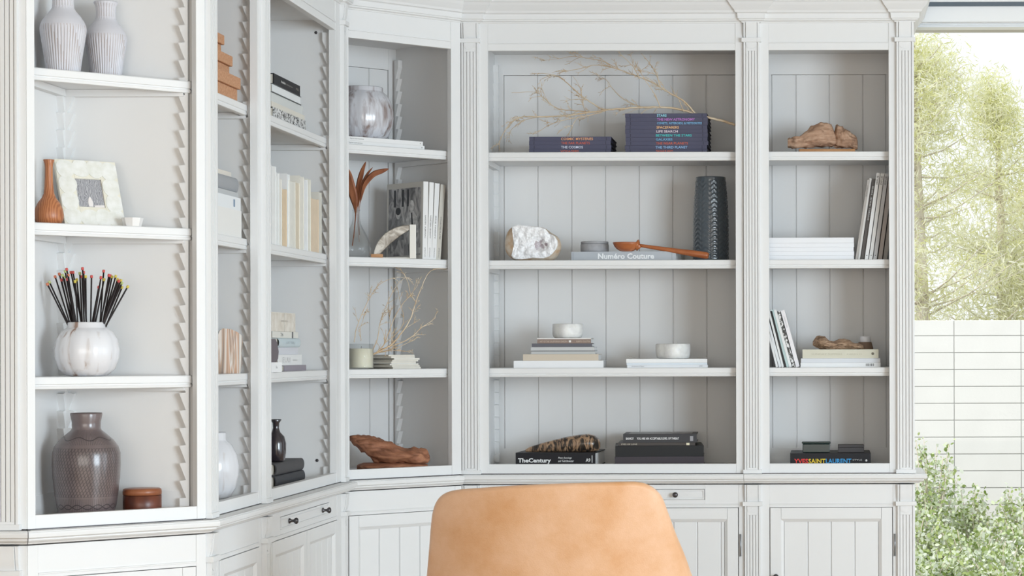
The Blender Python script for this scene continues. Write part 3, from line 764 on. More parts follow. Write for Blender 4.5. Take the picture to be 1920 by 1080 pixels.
def ribv(a, z, r):
    if z < 4 or z > Hh-8: return r
    u = (a*12/(2*math.pi)) % 1.0; v = (z/9.0 + abs(u-0.5)*1.6) % 1.0
    g = -0.9 if (u < 0.06 or u > 0.94) else 0.0
    return r + g + (0.55 if v < 0.5 else -0.25)
MB().lathe(pf, 144, rib=ribv).obj('vase_body', M_smoke, t)

# ------------------------------------------------------------------ E section: third shelf
z3 = Zs(2)
d = 4292; k = kk(d)
E3 = [('thick white hardback at the bottom of the stack with a quartz bowl', 963.5, 1131, 13.6, (0.86,0.86,0.87), None, 120),
      ('beige clothbound book, second from bottom under the quartz bowl', 981, 1122, 12.2, (0.62,0.54,0.44), None, 105),
      ('pale grey book with a dark lower edge, directly on the beige book', 996, 1115.5, 6.4, (0.50,0.51,0.51), None, 95),
      ('pale grey paperback directly under the dark slate book', 995.5, 1114, 6.8, (0.56,0.57,0.57), None, 92),
      ('thin dark slate book below the brown spine', 997.5, 1110, 6.6, (0.13,0.13,0.15), None, 85),
      ('brown-spined paperback with a white cover right under the quartz bowl', 1007.5, 1108, 9.6, (0.27,0.20,0.17), 'brown', 85)]
z = z3
for (lab, a, b2, th, c, sp, dp) in E3:
    t = book(lab, 'book', (b2-a)/k, dp, th/k, cloth('book_cloth', c, 0.55), M_pagew, loc=atpx((a+b2)/2, d+2, z), rot=math.radians(random.uniform(2.2,3.8)), group='books under the quartz bowl')
    if sp:
        MB().box(-(b2-a)/2/k,(b2-a)/2/k,-.3,dp,th/k-1.6,th/k+.2).obj('front_cover', flat((0.80,0.78,0.75)), t)
        text_part(t, 'ART OF THE CALIFORNIA GARDEN', -20, 3.6, 52, 3.2, -.3, (0.62,0.52,0.42)); text_part(t, 'ROBERTO COLLECTION', 36, 3.6, 26, 3.0, -.3, (0.62,0.52,0.42)); MB().box(9,13,-.4,.2,1.8,5.6).obj('spine_emblem', flat((0.85,0.83,0.8)), t)
    if 'lower edge' in lab: MB().box(-(b2-a)/2/k,(b2-a)/2/k,-.25,.3,5.2,6.4).obj('spine_rule', flat((0.08,0.08,0.09)), t)
    z += th/k*S + 0.0002
def quartz_bowl(label, cx, d, z, w, h, seed, wick=False, hollow=True):
    t = thing('quartz_candle' if wick else 'quartz_bowl', label, 'candle' if wick else 'bowl', atpx(cx, d, z))
    k = kk(d); r = w/2/k; H = h/k
    rn = random.Random(seed)
    fac = [rn.uniform(0.90,1.04) for _ in range(11)]
    def rb(a, zz_, rr):
        u = a/(2*math.pi)*11; i = int(u) % 11; f = u-int(u); return rr*(fac[i]*(1-f)+fac[(i+1)%11]*f) + 0.5*math.sin(zz_*1.3+a*5)
    MB().lathe([(r*.78,0),(r*.93,H*.08),(r*.98,H*.3),(r,H*.6),(r*.99,H*.95),(r*.94,H),(r*.76,H*.99),(r*.70,H*.82),(0.4,H*.80)], 44, rib=rb).obj('bowl_wall', QUARTZ, t)
    if wick:
        MB().lathe([(r*.72,H*.82),(r*.72,H*.93),(0.3,H*.93)], 30).obj('wax', plain('wax_white',(0.86,0.85,0.82),0.5,0.4,subs=0.2), t)
        MB().tube([(5,0,H*.93),(5.3,0,H*1.05),(4.6,0,H*1.16)], 0.6, 6).obj('wick', flat((0.75,0.72,0.66)), t)
    return t
quartz_bowl('rough quartz bowl standing on the stack of six books', 1064, 4330, z+0.0005, 59, 27, 5)
# magazines under the candle
z = z3
for i, (lab, a, b2, th, c) in enumerate([('white magazine with small black spine print, lowest under the quartz candle', 1176, 1327, 5.2, (0.80,0.82,0.85)), ('thin magazine with a pale blue spine, between two under the quartz candle', 1175, 1326, 3.6, (0.72,0.78,0.84)), ('thick white magazine with curled page corners, topmost under the quartz candle', 1174.5, 1326, 7.6, (0.84,0.84,0.84))]):
    t = book(lab, 'magazine', (b2-a)/kk(4294), 110, th, cloth('glossy_cover', c, 0.3), M_pagew, loc=atpx((a+b2)/2, 4294, z), rot=math.radians([2.2,2.8,3.4][i]), name='magazine', board=0.5, over=0.4, group='magazines under the quartz candle')
    if i == 0: text_part(t, 'Architectural Digest', -56, 2.7, 24, 2.6, -.3, (0.2,0.2,0.22)); text_part(t, 'JUNE', 63, 2.7, 6, 2.6, -.3, (0.2,0.2,0.22))
    if i == 2:
        m_ = MB()
        for s_ in (-1,1):
            pts = [(s_*20, 0.0), (s_*48, 0.6), (s_*64, 2.2), (s_*77, 5.2)]
            for (x0, h0), (x1, h1) in zip(pts, pts[1:]):
                m_.add([(x0,60,th+h0),(x1,60,th+h1),(x1,108,th+h1*1.1),(x0,108,th+h0),(x0,60,th+h0-.4),(x1,60,th+h1-.4),(x1,108,th+h1*1.1-.4),(x0,108,th+h0-.4)], [(0,1,2,3),(7,6,5,4),(0,4,5,1),(2,6,7,3),(1,5,6,2),(3,7,4,0)])
        m_.obj('curled_pages', cloth('page_grey',(0.55,0.52,0.48),0.6), t)
    z += th*S+0.0002
quartz_bowl('round quartz candle with a white wick on the magazines', 1263, 4325, z+0.0004, 66, 28, 9, wick=True)

# ------------------------------------------------------------------ E section: bottom
z4 = Zs(3)
d = 4300; k = kk(d)
t = book('thick black hardback with a bold white title under the polished fossil horn', 'book', 150/k, 150, 27/k, BLACKB, M_pagew, loc=atpx(1041, d, z4), rot=math.radians(-1.5), board=1.6)
text_part(t, 'TheCentury', -40, 11.5, 62/k, 11, -.3, (0.85,0.85,0.85), bold=0.035)
text_part(t, 'Peter Jennings', 18, 17, 26, 4.5, -.3, (0.75,0.75,0.75), bold=0.01, italic=0.3); text_part(t, 'and Todd Brewster', 20, 11.5, 30, 4.5, -.3, (0.75,0.75,0.75), bold=0.01, italic=0.3)
text_part(t, 'A9', 62, 13, 9, 7, -.3, (0.8,0.8,0.8), bold=0.02); MB().box(69,70.4,-.35,.2,8,22).obj('spine_rule', flat((0.7,0.7,0.7)), t)
M_foss = ramped('fossil', [(0.30,(0.012,0.010,0.010)),(0.46,(0.06,0.045,0.035)),(0.54,(0.36,0.22,0.13)),(0.72,(0.52,0.36,0.23))], scale=(2.2,0.8,0.8), nscale=20, dist=2.5, rough=0.28, coat=0.4, bump=0.25)
fx = [(985,0,2.5,3),(992,2,5,5.5),(1010,4.5,9,9),(1035,8,13,12.5),(1060,11,17,15.5),(1085,13.5,20,17.5),(1103,14.5,21,18),(1115,13.5,18,16),(1122,12,11,11),(1125,12,4,5)]
fm = MB(); dd = 4345; fs_ = []
xs0 = []
for (px, zc, ry, rz) in fx: fs_.append(((px-1055)/kk(dd), 0, zc/1.0, ry*1.1, rz/1.0))
dense = []
for (a, b2) in zip(fs_, fs_[1:]):
    for i in range(4): dense.append(tuple(a[j]+(b2[j]-a[j])*i/4 for j in range(5)))
dense.append(fs_[-1])
fm.loft(dense, 28, 2.0, nz=lambda p: Vector((p.x, p.y, max(p.z, -1.2)))+Vector((0,0,1.2)))
o = fm.obj('fossil_horn', M_foss, loc=atpx(1055, dd, z4+27.2/k*S)); tag(o, 'polished brown and black fossil horn lying on the black titled hardback', 'fossil')
z = z4
B4 = [('dark plum clothbound book at the bottom of the dark stack on the lowest shelf', 1152.5, 1319.5, 19.5, (0.055,0.045,0.055), 150),
      ('black clothbound book under the thin brown one', 1153.5, 1319, 20.3, (0.010,0.011,0.013), 150),
      ('thin dark brown book with a small cream emblem', 1159, 1303, 5.6, (0.07,0.06,0.055), 120),
      ('charcoal hardback with a white street-style title, topmost of the dark stack', 1168, 1306, 16.2, (0.05,0.05,0.055), 118)]
for i, (lab, a, b2, th, c, dp) in enumerate(B4):
    dx_ = [4300,4300,4304,4304][i]
    t = book(lab, 'book', (b2-a)/kk(dx_), dp, th, cloth('dark_cloth', c, 0.45), M_page, loc=atpx((a+b2)/2, dx_, z), rot=math.radians([3,5,3.5,2][i]), board=1.4, group='dark books on the lowest shelf')
    if i == 2: MB().box(56,62,-.35,.2,.6,5.2).obj('spine_emblem', flat((0.8,0.74,0.55)), t); text_part(t, 'EYES OF LOVE', -52, 2.8, 30, 2.6, -.3, (0.6,0.55,0.45), bold=.01)
    if i == 3:
        text_part(t, 'BANKSY', -57, 7.8, 15, 4.4, -.3, (0.85,0.85,0.85), bold=0.02); text_part(t, 'YOU ARE AN ACCEPTABLE LEVEL OF THREAT', -4, 7.8, 80, 4.4, -.3, (0.85,0.85,0.85), bold=0.02)
        MB().box(57,63,-.35,.2,3,12).obj('spine_emblem', flat((0.35,0.35,0.37)), t)
        MB().box(-60,60,20,dp-8,th,th+0.25).obj('cover_picture', plain('grey_photo',(0.30,0.29,0.28),0.35,0.5,c2=(0.07,0.06,0.06),vscale=30), t)
    z += th*S+0.0002

# ------------------------------------------------------------------ F section
def driftwood(label, px0, px1, ytop, d, z, mat, seed, depth, name='driftwood', outline=None, amp=2.5, ridges=5):
    """outline: (fraction along, bottom height, top height) in units"""
    k = kk(d); W_ = (px1-px0)/k; secs = []
    N = 46
    def lerp(t, idx):
        for (a, b) in zip(outline, outline[1:]):
            if a[0] <= t <= b[0]: f = (t-a[0])/(b[0]-a[0]+1e-9); return a[idx]*(1-f)+b[idx]*f
        return outline[-1][idx]
    for i in range(N+1):
        t = i/N; zl, zh = lerp(t,1), lerp(t,2); e = min(1, math.sqrt(max(0.02, math.sin(math.pi*min(max(t,0.012),0.988))*2.2)))
        secs.append(((t-0.5)*W_, 4*math.sin(t*7+seed), (zl+zh)/2, depth*e, max(0.8,(zh-zl)/2)))
    def nz(p):
        q = noise.noise(Vector((p.x*.035+seed, p.y*.08, p.z*.12))); q2 = noise.noise(Vector((p.x*.06, p.y*.25+seed, p.z*.35)))
        r_ = Vector((0, p.y, p.z-15)); 
        if r_.length > 0: r_.normalize()
        p = p + r_*(q*amp*1.6 + abs(q2)*amp*1.2); p.z = max(p.z, 0.15); return p
    mb = MB().loft(secs, 40, 2.0, nz=nz)
    o = mb.obj(name, mat, loc=atpx((px0+px1)/2, d, z)); return tag(o, label, 'driftwood')
dF = 4340
# pale slab under the driftwood + driftwood of two lobes and a long snout
t = thing('driftwood_sculpture', 'carved brown driftwood piece on a flat wooden slab, top shelf by the window', 'driftwood', atpx(1543, dF, zt))
k = kk(dF)
sl = MB(); sl.loft([((x-1543)/k, 0, 4.8, 30, 4.8) for x in (1499,1502,1520,1550,1580,1601,1604)], 24, 5.0); sl.obj('slab', SLABW, t, bevel=0)
def lobe(outl, depth, yc, amp, seed, mat, nm):
    secs = []; N = 34
    def L(tt, i):
        for a, b in zip(outl, outl[1:]):
            if a[0] <= tt <= b[0]: f = (tt-a[0])/(b[0]-a[0]); return a[i]*(1-f)+b[i]*f
        return outl[-1][i]
    x0, x1 = outl[0][0], outl[-1][0]
    for i in range(N+1):
        x = x0+(x1-x0)*i/N; zl, zh = L(x,1), L(x,2); e = math.sin(math.pi*min(max(i/N,0.04),0.96))**0.4
        secs.append(((x-1543)/k, yc, (zl+zh)/2, depth*e, max(1,(zh-zl)/2)))
    def nz(p):
        q = noise.noise(Vector((p.x*.05+seed, p.y*.1, p.z*.16))); q2 = abs(noise.noise(Vector((p.x*.03, p.y*.3, p.z*.4+seed))))
        r_ = Vector((0, p.y-yc, (p.z-25)*.7)); r_.normalize(); p = p + r_*(q*amp*1.8 - q2*amp*2.0); p.z = max(p.z, 9.8); return p
    return MB().loft(secs, 40, 2.2, nz=nz).obj(nm, mat, t)
lobe([(1478,12,31),(1486,11,35),(1500,12,36),(1508,12,40),(1516,14,48),(1528,14,58),(1540,14,62),(1553,14,61),(1560,15,58),(1565,18,46),(1568,20,36)], 24, -2, 3.6, 1, DRIFT, 'left_lobe')
lobe([(1564,14,34),(1568,13,58),(1571,13,61),(1577,13,55),(1586,12,50),(1596,11,44),(1603,10,38),(1608,10,33),(1609,12,24)], 22, 4, 3.2, 5, DRIFT, 'right_lobe')
# second shelf: white magazines lying, magazines leaning
z = Zs(1)
wh = [('lowest', 8.0), ('second from the bottom', 8.2), ('middle', 8.0), ('second from the top', 7.2), ('slightly bowed topmost', 10.4)]
for i, (w_, th) in enumerate(wh):
    t = book('thick white magazine lying flat, %s of the white pile' % w_, 'magazine', (1602-1436)/kk(4292), 120, th, cloth('white_cover', (0.86,0.87,0.90), 0.45), M_pagew, loc=atpx(1518.5+[0,.4,-.5,.3,0][i], 4292, z), rot=math.radians([0,.3,-.2,.4,0][i]), name='magazine', board=0.4, over=0.4, group='white magazines lying flat beside the leaning ones')
    z += (th+0.15)*S
def leaning(label, px_b, px_t, y_t, y_b, th, d, zlev, cover, text=None, tcol=(0.1,0.1,0.1), dep=110, group=None, pages=None, tpos=None, th_text=None, mark=None):
    """upright magazine leaning sideways: spine line from (px_b,y_b) to (px_t,y_t)"""
    k = kk(d); H = (y_b-y_t)/k; dx = (px_t-px_b)/k; L = math.hypot(H, dx); ang = math.atan2(dx, H)
    lift = max(0, math.sin(ang)*th) if ang > 0 else 0
    t = thing('magazine', label, 'magazine', (wx(px_b, d), wy(d), zlev + (abs(math.sin(ang))*th*S*(1 if ang > 0 else 0)) ), (0, ang, 0), group)
    b_ = 0.5
    c = MB(); c.prism([(0,0),(0,dep),(b_,dep),(b_,b_),(th-b_,b_),(th-b_,dep),(th,dep),(th,0)], 0, L, 'z'); c.obj('cover', cover, t)
    MB().box(b_, th-b_, b_, dep-.6, .5, L-.5).obj('page_block', pages or M_pagew, t)
    if text:
        a, hgt = tpos or (0.75, 0.3)
        text_part(t, text, th/2, L*a, L*hgt, (th_text or th*0.5), -.3, tcol, rotated=math.radians(90), bold=0.01)
    if mark: MB().lathe([(0.9,0),(0.9,.3)], 10, M=Matrix.Translation((th/2, -.1, L*mark)) @ Matrix.Rotation(math.pi/2, 4, 'X')).obj('spine_dot', flat((0.1,0.1,0.1)), t)
    return t
z = Zs(1); GL = 'magazines leaning against the right side of the second shelf'
greyc = cloth('grey_spine', (0.47,0.44,0.41), 0.5); lightc = cloth('offwhite_spine', (0.72,0.71,0.69), 0.45); whitec = cloth('white_spine', (0.82,0.82,0.82), 0.4); darkc = cloth('dark_spine', (0.10,0.09,0.085), 0.5); silver = cloth('silver_spine', (0.56,0.56,0.57), 0.45); taupe = cloth('taupe_spine', (0.42,0.38,0.36), 0.5)
leaning('taupe magazine with small black spine print, leftmost of the leaning row', 1604, 1627.5, 336, 486, 4.6, 4300, z, greyc, 'QUARTERLY', (0.15,0.13,0.12), group=GL, tpos=(0.86,0.14))
leaning('slim off-white magazine second from the left in the leaning row', 1609, 1631.5, 333, 486, 3.9, 4302, z, lightc, group=GL)
leaning('dark grey magazine with white print on its spine in the leaning row', 1614, 1636.5, 334, 486, 6.6, 4300, z, darkc, 'DWELL ISSUE  NINE', (0.6,0.6,0.6), group=GL, tpos=(0.7,0.42), th_text=2.4)
leaning('white magazine with black heading, first of the three taller leaning ones', 1621.5, 1644.5, 323.5, 486, 6.6, 4296, z, whitec, 'ISSUE', (0.12,0.12,0.12), group=GL, tpos=(0.92,0.10), mark=0.05)
leaning('white magazine with black heading, middle of the three taller leaning ones', 1629.5, 1652.3, 324, 486, 6.6, 4296, z, cloth('white_spine_b',(0.76,0.76,0.75),0.4), 'ISSUE', (0.12,0.12,0.12), group=GL, tpos=(0.92,0.10), mark=0.05)
leaning('pale grey magazine with black heading, rightmost of the three taller leaning ones', 1637.5, 1660, 324.5, 486, 6.8, 4296, z, silver, 'ISSUE', (0.12,0.12,0.12), group=GL, tpos=(0.92,0.10), mark=0.05)
leaning('taupe magazine almost hidden by the right frame of the second shelf', 1646.5, 1668, 326, 486, 7.5, 4298, z, taupe, group=GL)
leaning('dark-edged grey magazine at the far right end of the leaning row', 1656, 1677, 330, 486, 7.5, 4300, z, cloth('grey_spine_b',(0.35,0.33,0.31),0.5), group=GL)
# third shelf: magazines leaning left
z = Zs(2); GM = 'magazines leaning against the left side of the third shelf'
def leanL(label, px_b, px_t, y_t, th, cover, **kw):
    return leaning(label, px_b, px_t, y_t, 688, th, 4298, z, cover, group=GM, **kw)
tealc = cloth('pale_teal_spine', (0.50,0.62,0.62), 0.45); blk = cloth('black_spine', (0.02,0.02,0.022), 0.4)
leanL('white magazine mostly hidden by the left frame of the third shelf', 1455, 1434, 600, 4.2, whitec)
leanL('white magazine with pale blue mark near the foot of its spine', 1460.5, 1434, 590, 5.0, cloth('white_spine_c',(0.80,0.82,0.84),0.4))
leanL('off-white magazine just left of the black-spined one', 1466, 1440, 582, 4.0, whitec)
leanL('thin black-spined magazine leaning left on the third shelf', 1470.5, 1444, 583, 4.0, blk)
leanL('pale teal magazine leaning left on the third shelf', 1475, 1446, 580.5, 4.6, tealc)
leanL('white magazine between the teal and the black-patterned ones', 1480, 1451, 581, 5.0, whitec)
leanL('magazine with black and white patterned spine leaning left', 1486, 1457, 583.5, 5.2, ramped('black_white_pattern', [(0.47,(0.03,0.03,0.03)),(0.53,(0.75,0.75,0.75))], nscale=120, rough=0.4))
leanL('thick white magazine at the right end of the left-leaning row', 1492.5, 1464, 582, 7.2, cloth('white_spine_d',(0.84,0.82,0.85),0.4), text='FANTASTIC', tcol=(0.5,0.48,0.5), tpos=(0.8,0.2), th_text=2.0)
d = 4295; k = kk(d); z = Zs(2)
t = book('white hardback with a black barcode at the bottom of the stack under the root', 'book', (1651-1501)/k, 118, 8.6, cloth('white_cover_c',(0.84,0.85,0.86),0.4), M_pagew, loc=atpx(1576, d, z), group='books under the gnarled root')
bc = MB()
rn = random.Random(2); x = 48
while x < 62:
    w_ = rn.choice([.4,.7,1.1]); bc.box(x, x+w_, -.3, .2, 2, 7); x += w_ + rn.choice([.4,.7,.9])
bc.obj('barcode', flat((0.08,0.08,0.08)), t)
z += 8.8*S
t = book('pale blue-grey book between the white and cream ones under the root', 'book', (1650.5-1502)/k, 116, 8.2, cloth('bluegrey_cover',(0.70,0.72,0.76),0.4), M_pagew, loc=atpx(1576, d, z), group='books under the gnarled root')
z += 8.4*S
t = book('thick cream hardback right under the gnarled root', 'book', (1647-1504.5)/k, 114, 16.6, cloth('cream_cover',(0.66,0.64,0.53),0.5), M_page, loc=atpx(1576, d, z), group='books under the gnarled root')
text_part(t, 'SUNDAY SUPPERS', -26, 7.6, 58, 3.6, -.3, (0.52,0.50,0.40)); text_part(t, 'KAREN M', 26, 7.6, 28, 2.4, -.3, (0.52,0.50,0.40))
MB().lathe([(2.6,0),(2.6,.3)], 14, M=Matrix.Translation((61,-.05,8.5)) @ Matrix.Rotation(math.pi/2,4,'X')).obj('spine_emblem', flat((0.22,0.20,0.16)), t)
z += 16.8*S
# root
d = 4335; k = kk(d)
ol = [(0,8,15),(.06,5,21),(.14,4,24),(.22,3,23),(.32,1,17),(.42,0,15),(.52,0,17),(.62,0,19),(.7,0,18),(.8,0,13),(.9,0,11),(1,2,8)]
rt = driftwood('small gnarled brown root lying on the cream hardback', 1524, 1619, 0, d, z, ROOT, 3.3, 17, name='gnarled_root', outline=ol, amp=3.2)
t = thing('two_tone_pot', 'tiny tapered pot, white top and brown base, right of the gnarled root', 'pot', atpx(1622, 4360, z))
MB().lathe([(15.5,0),(16,1),(12.6,13.6)], 32).obj('pot_base', plain('brown_clay',(0.22,0.15,0.11),0.7,0.2), t)
MB().lathe([(11,13.6),(11.4,14),(10.4,24),(9.8,24.6),(0.4,24.7)], 32).obj('pot_top', plain('white_clay',(0.74,0.74,0.77),0.5,0.3), t)
# bottom
d = 4300; k = kk(d); z = Zs(3)
t = book('black hardback with red, yellow and blue title lettering under two small boxes', 'book', 151/k, 140, 24.5/k, BLACKB, M_page, loc=atpx(1556.5, d, z), board=1.5)
text_part(t, 'YVES', -55.5, 10, 26/k, 9, -.3, (0.85,0.06,0.05), bold=.02); text_part(t, 'SAINT', -25.5, 10, 32/k, 9, -.3, (0.85,0.62,0.05), bold=.02); text_part(t, 'LAURENT', 15.5, 10, 48/k, 9, -.3, (0.05,0.35,0.72), bold=.02)
text_part(t, 'STYLE', 51, 12, 18, 3, -.3, (0.5,0.5,0.5)); MB().lathe([(2.2,0),(2.2,.3)], 12, M=Matrix.Translation((68,-.05,11)) @ Matrix.Rotation(math.pi/2,4,'X')).obj('spine_emblem', flat((0.8,0.8,0.8)), t)
zq = z + 24.7/k*S
t = thing('trinket_box', 'dark green glass box with a lid on the multicoloured-title book', 'box', atpx(1530, 4345, zq))
GB = plain('dark_green_glass', (0.004,0.022,0.02), 0.15, 0.5, coat=0.1)
MB().box(-26,26,-18,18,0,16.5).obj('box_body', GB, t, bevel=1.2); MB().box(-27.5,27.5,-19.5,19.5,16.8,20.8).obj('box_lid', GB, t, bevel=1.5)
t = thing('trinket_box', 'plain charcoal box right of the green glass box', 'box', atpx(1595, 4345, zq))
CB = plain('charcoal_box', (0.075,0.07,0.072), 0.6, 0.3)
MB().box(-25,25,-17,17,0,9.4).obj('box_body', CB, t, bevel=.8); MB().box(-25,25,-17,17,9.7,14.6).obj('box_lid', CB, t, bevel=.8)
# ------------------------------------------------------------------ D: corner section
def dl(lx, ly):   # local point of the diagonal corner unit -> world metres (x, y)
    return ((-873 + (lx-ly)*R2)*S, wy(4050 + (lx+ly)*R2))
def dsolve(px, ly):  # local x of a photo column on a plane at depth ly in the corner unit
    g = (px-VX)/D0
    return (g*(4050+ly*R2) + 873 + ly*R2) / (R2*(1-g))
z = Zs(0)
# two thin white books under the pot
for i, (lab, a, th) in enumerate([('thin white paperback with small black spine print, lower of the two under the glazed pot', 797, 7.2), ('thin white paperback, upper of the two under the glazed pot', 794, 7.6)]):
    lx1 = dsolve(a, 28); lx0 = 18 + i*3
    p = dl((lx0+lx1)/2, 28)
    t = book(lab, 'book', lx1-lx0, 120, th, whitec, M_pagew, loc=(p[0], p[1], z), rot=math.radians(45), board=0.5, over=0.4, group='white paperbacks under the glazed pot')
    text_part(t, 'Apartamento', -(lx1-lx0)/2+32, th/2, 30, 2.6, -.3, (0.15,0.15,0.15)); MB().lathe([(0.9,0),(0.9,.3)], 10, M=Matrix.Translation(((lx1-lx0)/2-6, -.1, th/2)) @ Matrix.Rotation(math.pi/2,4,'X')).obj('spine_dot', flat((0.2,0.18,0.15)), t)
    z += (th+.1)*S
t = thing('glazed_pot', 'rounded lilac-white glazed pot with brown drips on two white paperbacks', 'pot', atpx(681, 4225, z))
def lob(n, a): return lambda an, zz_, r: r*(1 - a*abs(math.sin(an*n/2))**0.5*0 - a*(1-abs(math.cos(an*n/2))**0.7))
pp = [(30,0),(38,2),(48,12),(55,28),(57.5,44),(56.5,60),(52,76),(45,88),(38.5,93.5),(37.5,95),(37.5,101),(36.5,102.5),(34,102),(34,92),(40,80)]
MB().lathe([(a, b) for a, b in pp], 96, rib=lambda an, zz_, r: r*(1-0.022*(abs(math.sin(an*7))**4)*(1 if 4 < zz_ < 90 else 0))).obj('pot_body', GLAZE, t, recalc=False)

# second shelf: glass bottle with dried leaves
z = Zs(1)
M_clear, nt, b = newmat('clear_glass')
tr = nt.nodes.new('ShaderNodeBsdfTransparent'); tr.inputs[0].default_value = (0.985,0.99,0.99,1); gl = nt.nodes.new('ShaderNodeBsdfGlossy'); gl.inputs['Roughness'].default_value = 0.03
lw = nt.nodes.new('ShaderNodeLayerWeight'); lw.inputs[0].default_value = 0.35; mx = nt.nodes.new('ShaderNodeMixShader'); cr_ = nt.nodes.new('ShaderNodeMath'); cr_.operation = 'MULTIPLY'; cr_.inputs[1].default_value = 0.32
nt.links.new(lw.outputs['Facing'], cr_.inputs[0]); nt.links.new(cr_.outputs[0], mx.inputs[0]); nt.links.new(tr.outputs[0], mx.inputs[1]); nt.links.new(gl.outputs[0], mx.inputs[2]); nt.links.new(mx.outputs[0], nt.nodes['Material Output'].inputs[0])
dv = 4140; cxp = 668.5
t = thing('glass_bottle_vase', 'clear teardrop glass bottle vase holding brown dried leaves', 'vase', atpx(cxp, dv, z))
go = [(10,0.6),(20,1.5),(25,6),(26.5,14),(26,22),(23,33),(18,44),(12.5,54),(8.8,62),(7.2,70),(6.6,80),(6.6,86),(8.2,88)]
gi = [(a-1.0, b_) for a, b_ in go[::-1][1:-1]] + [(14,3.2),(0.3,3.0)]
MB().lathe([(0.3,0),(10,0)]+go+gi, 56, cap=False).obj('glass_body', M_clear, t, recalc=False)
LEAF = ramped('dried_leaf', [(0.3,(0.20,0.062,0.028)),(0.7,(0.42,0.16,0.075))], scale=(1,1,0.2), nscale=60, rough=0.5)
def leaf(name_px, w, seed, label):
    """name_px: centreline rows from the base to the tip; w: half width in pixels"""
    pts = [Vector((wx(x, dv+dd_), wy(dv+dd_), zz(x, y, dv+dd_))) for x, y, dd_ in name_px]
    P = []
    n = len(pts)
    for i in range(n-1):
        p0, p1, p2, p3 = pts[max(i-1,0)], pts[i], pts[i+1], pts[min(i+2,n-1)]
        for s_ in range(6):
            u = s_/6; P.append(0.5*((2*p1)+(-p0+p2)*u+(2*p0-5*p1+4*p2-p3)*u*u+(-p0+3*p1-3*p2+p3)*u**3))
    P.append(pts[-1]); N = len(P); vs_ = []; fs = []
    for i, p in enumerate(P):
        f = i/(N-1); hw = w*S*(max(0.10, math.sin(math.pi*min(1, max(0, (f-0.30)/0.70)))**0.8) if f > 0.3 else 0.10) if i < N-1 else 0.05*S
        tg = (P[min(i+1,N-1)]-P[max(i-1,0)]).normalized(); side = tg.cross(Vector((0.25,1,0))).normalized()
        nrm_ = side.cross(tg)
        for (a, c) in ((-1,0.0),(-.55,.22),(0,.30),(.55,.22),(1,0.0),(.5,-.05),(0,.12),(-.5,-.05)):
            vs_.append(p + side*(a*hw) + nrm_*(c*hw))
    for i in range(N-1):
        for k_ in range(8): fs.append((i*8+k_, i*8+(k_+1)%8, (i+1)*8+(k_+1)%8, (i+1)*8+k_))
    mb = MB(); mb.add(vs_, fs, 0, True)
    o = mb.obj('dried_leaf', LEAF, scale=1); tag(o, label, 'leaf', 'dried leaves in the glass bottle'); return o
leaf([(661,455,0),(665,425,0),(667,390,0),(664,365,-4),(657,340,-8),(652,318,-10),(645,303,-12)], 9.5, 1, 'broad rust-brown dried leaf leaning left out of the glass bottle')
leaf([(664,440,2),(668,400,2),(671,372,6),(673,345,8),(679,318,10),(687,297,12)], 5.6, 2, 'upright brown dried leaf with its tip touching the row above the bottle')
leaf([(674,448,2),(671,405,2),(673,375,0),(679,345,0),(689,322,0),(700,308,0)], 3.2, 3, 'narrow dried leaf between the upright and the arching one')
leaf([(675,435,-2),(673,400,-2),(677,370,-4),(684,342,-6),(700,322,-8),(718,315,-10),(730,311,-10)], 5.4, 4, 'brown dried leaf arching far to the right out of the glass bottle')

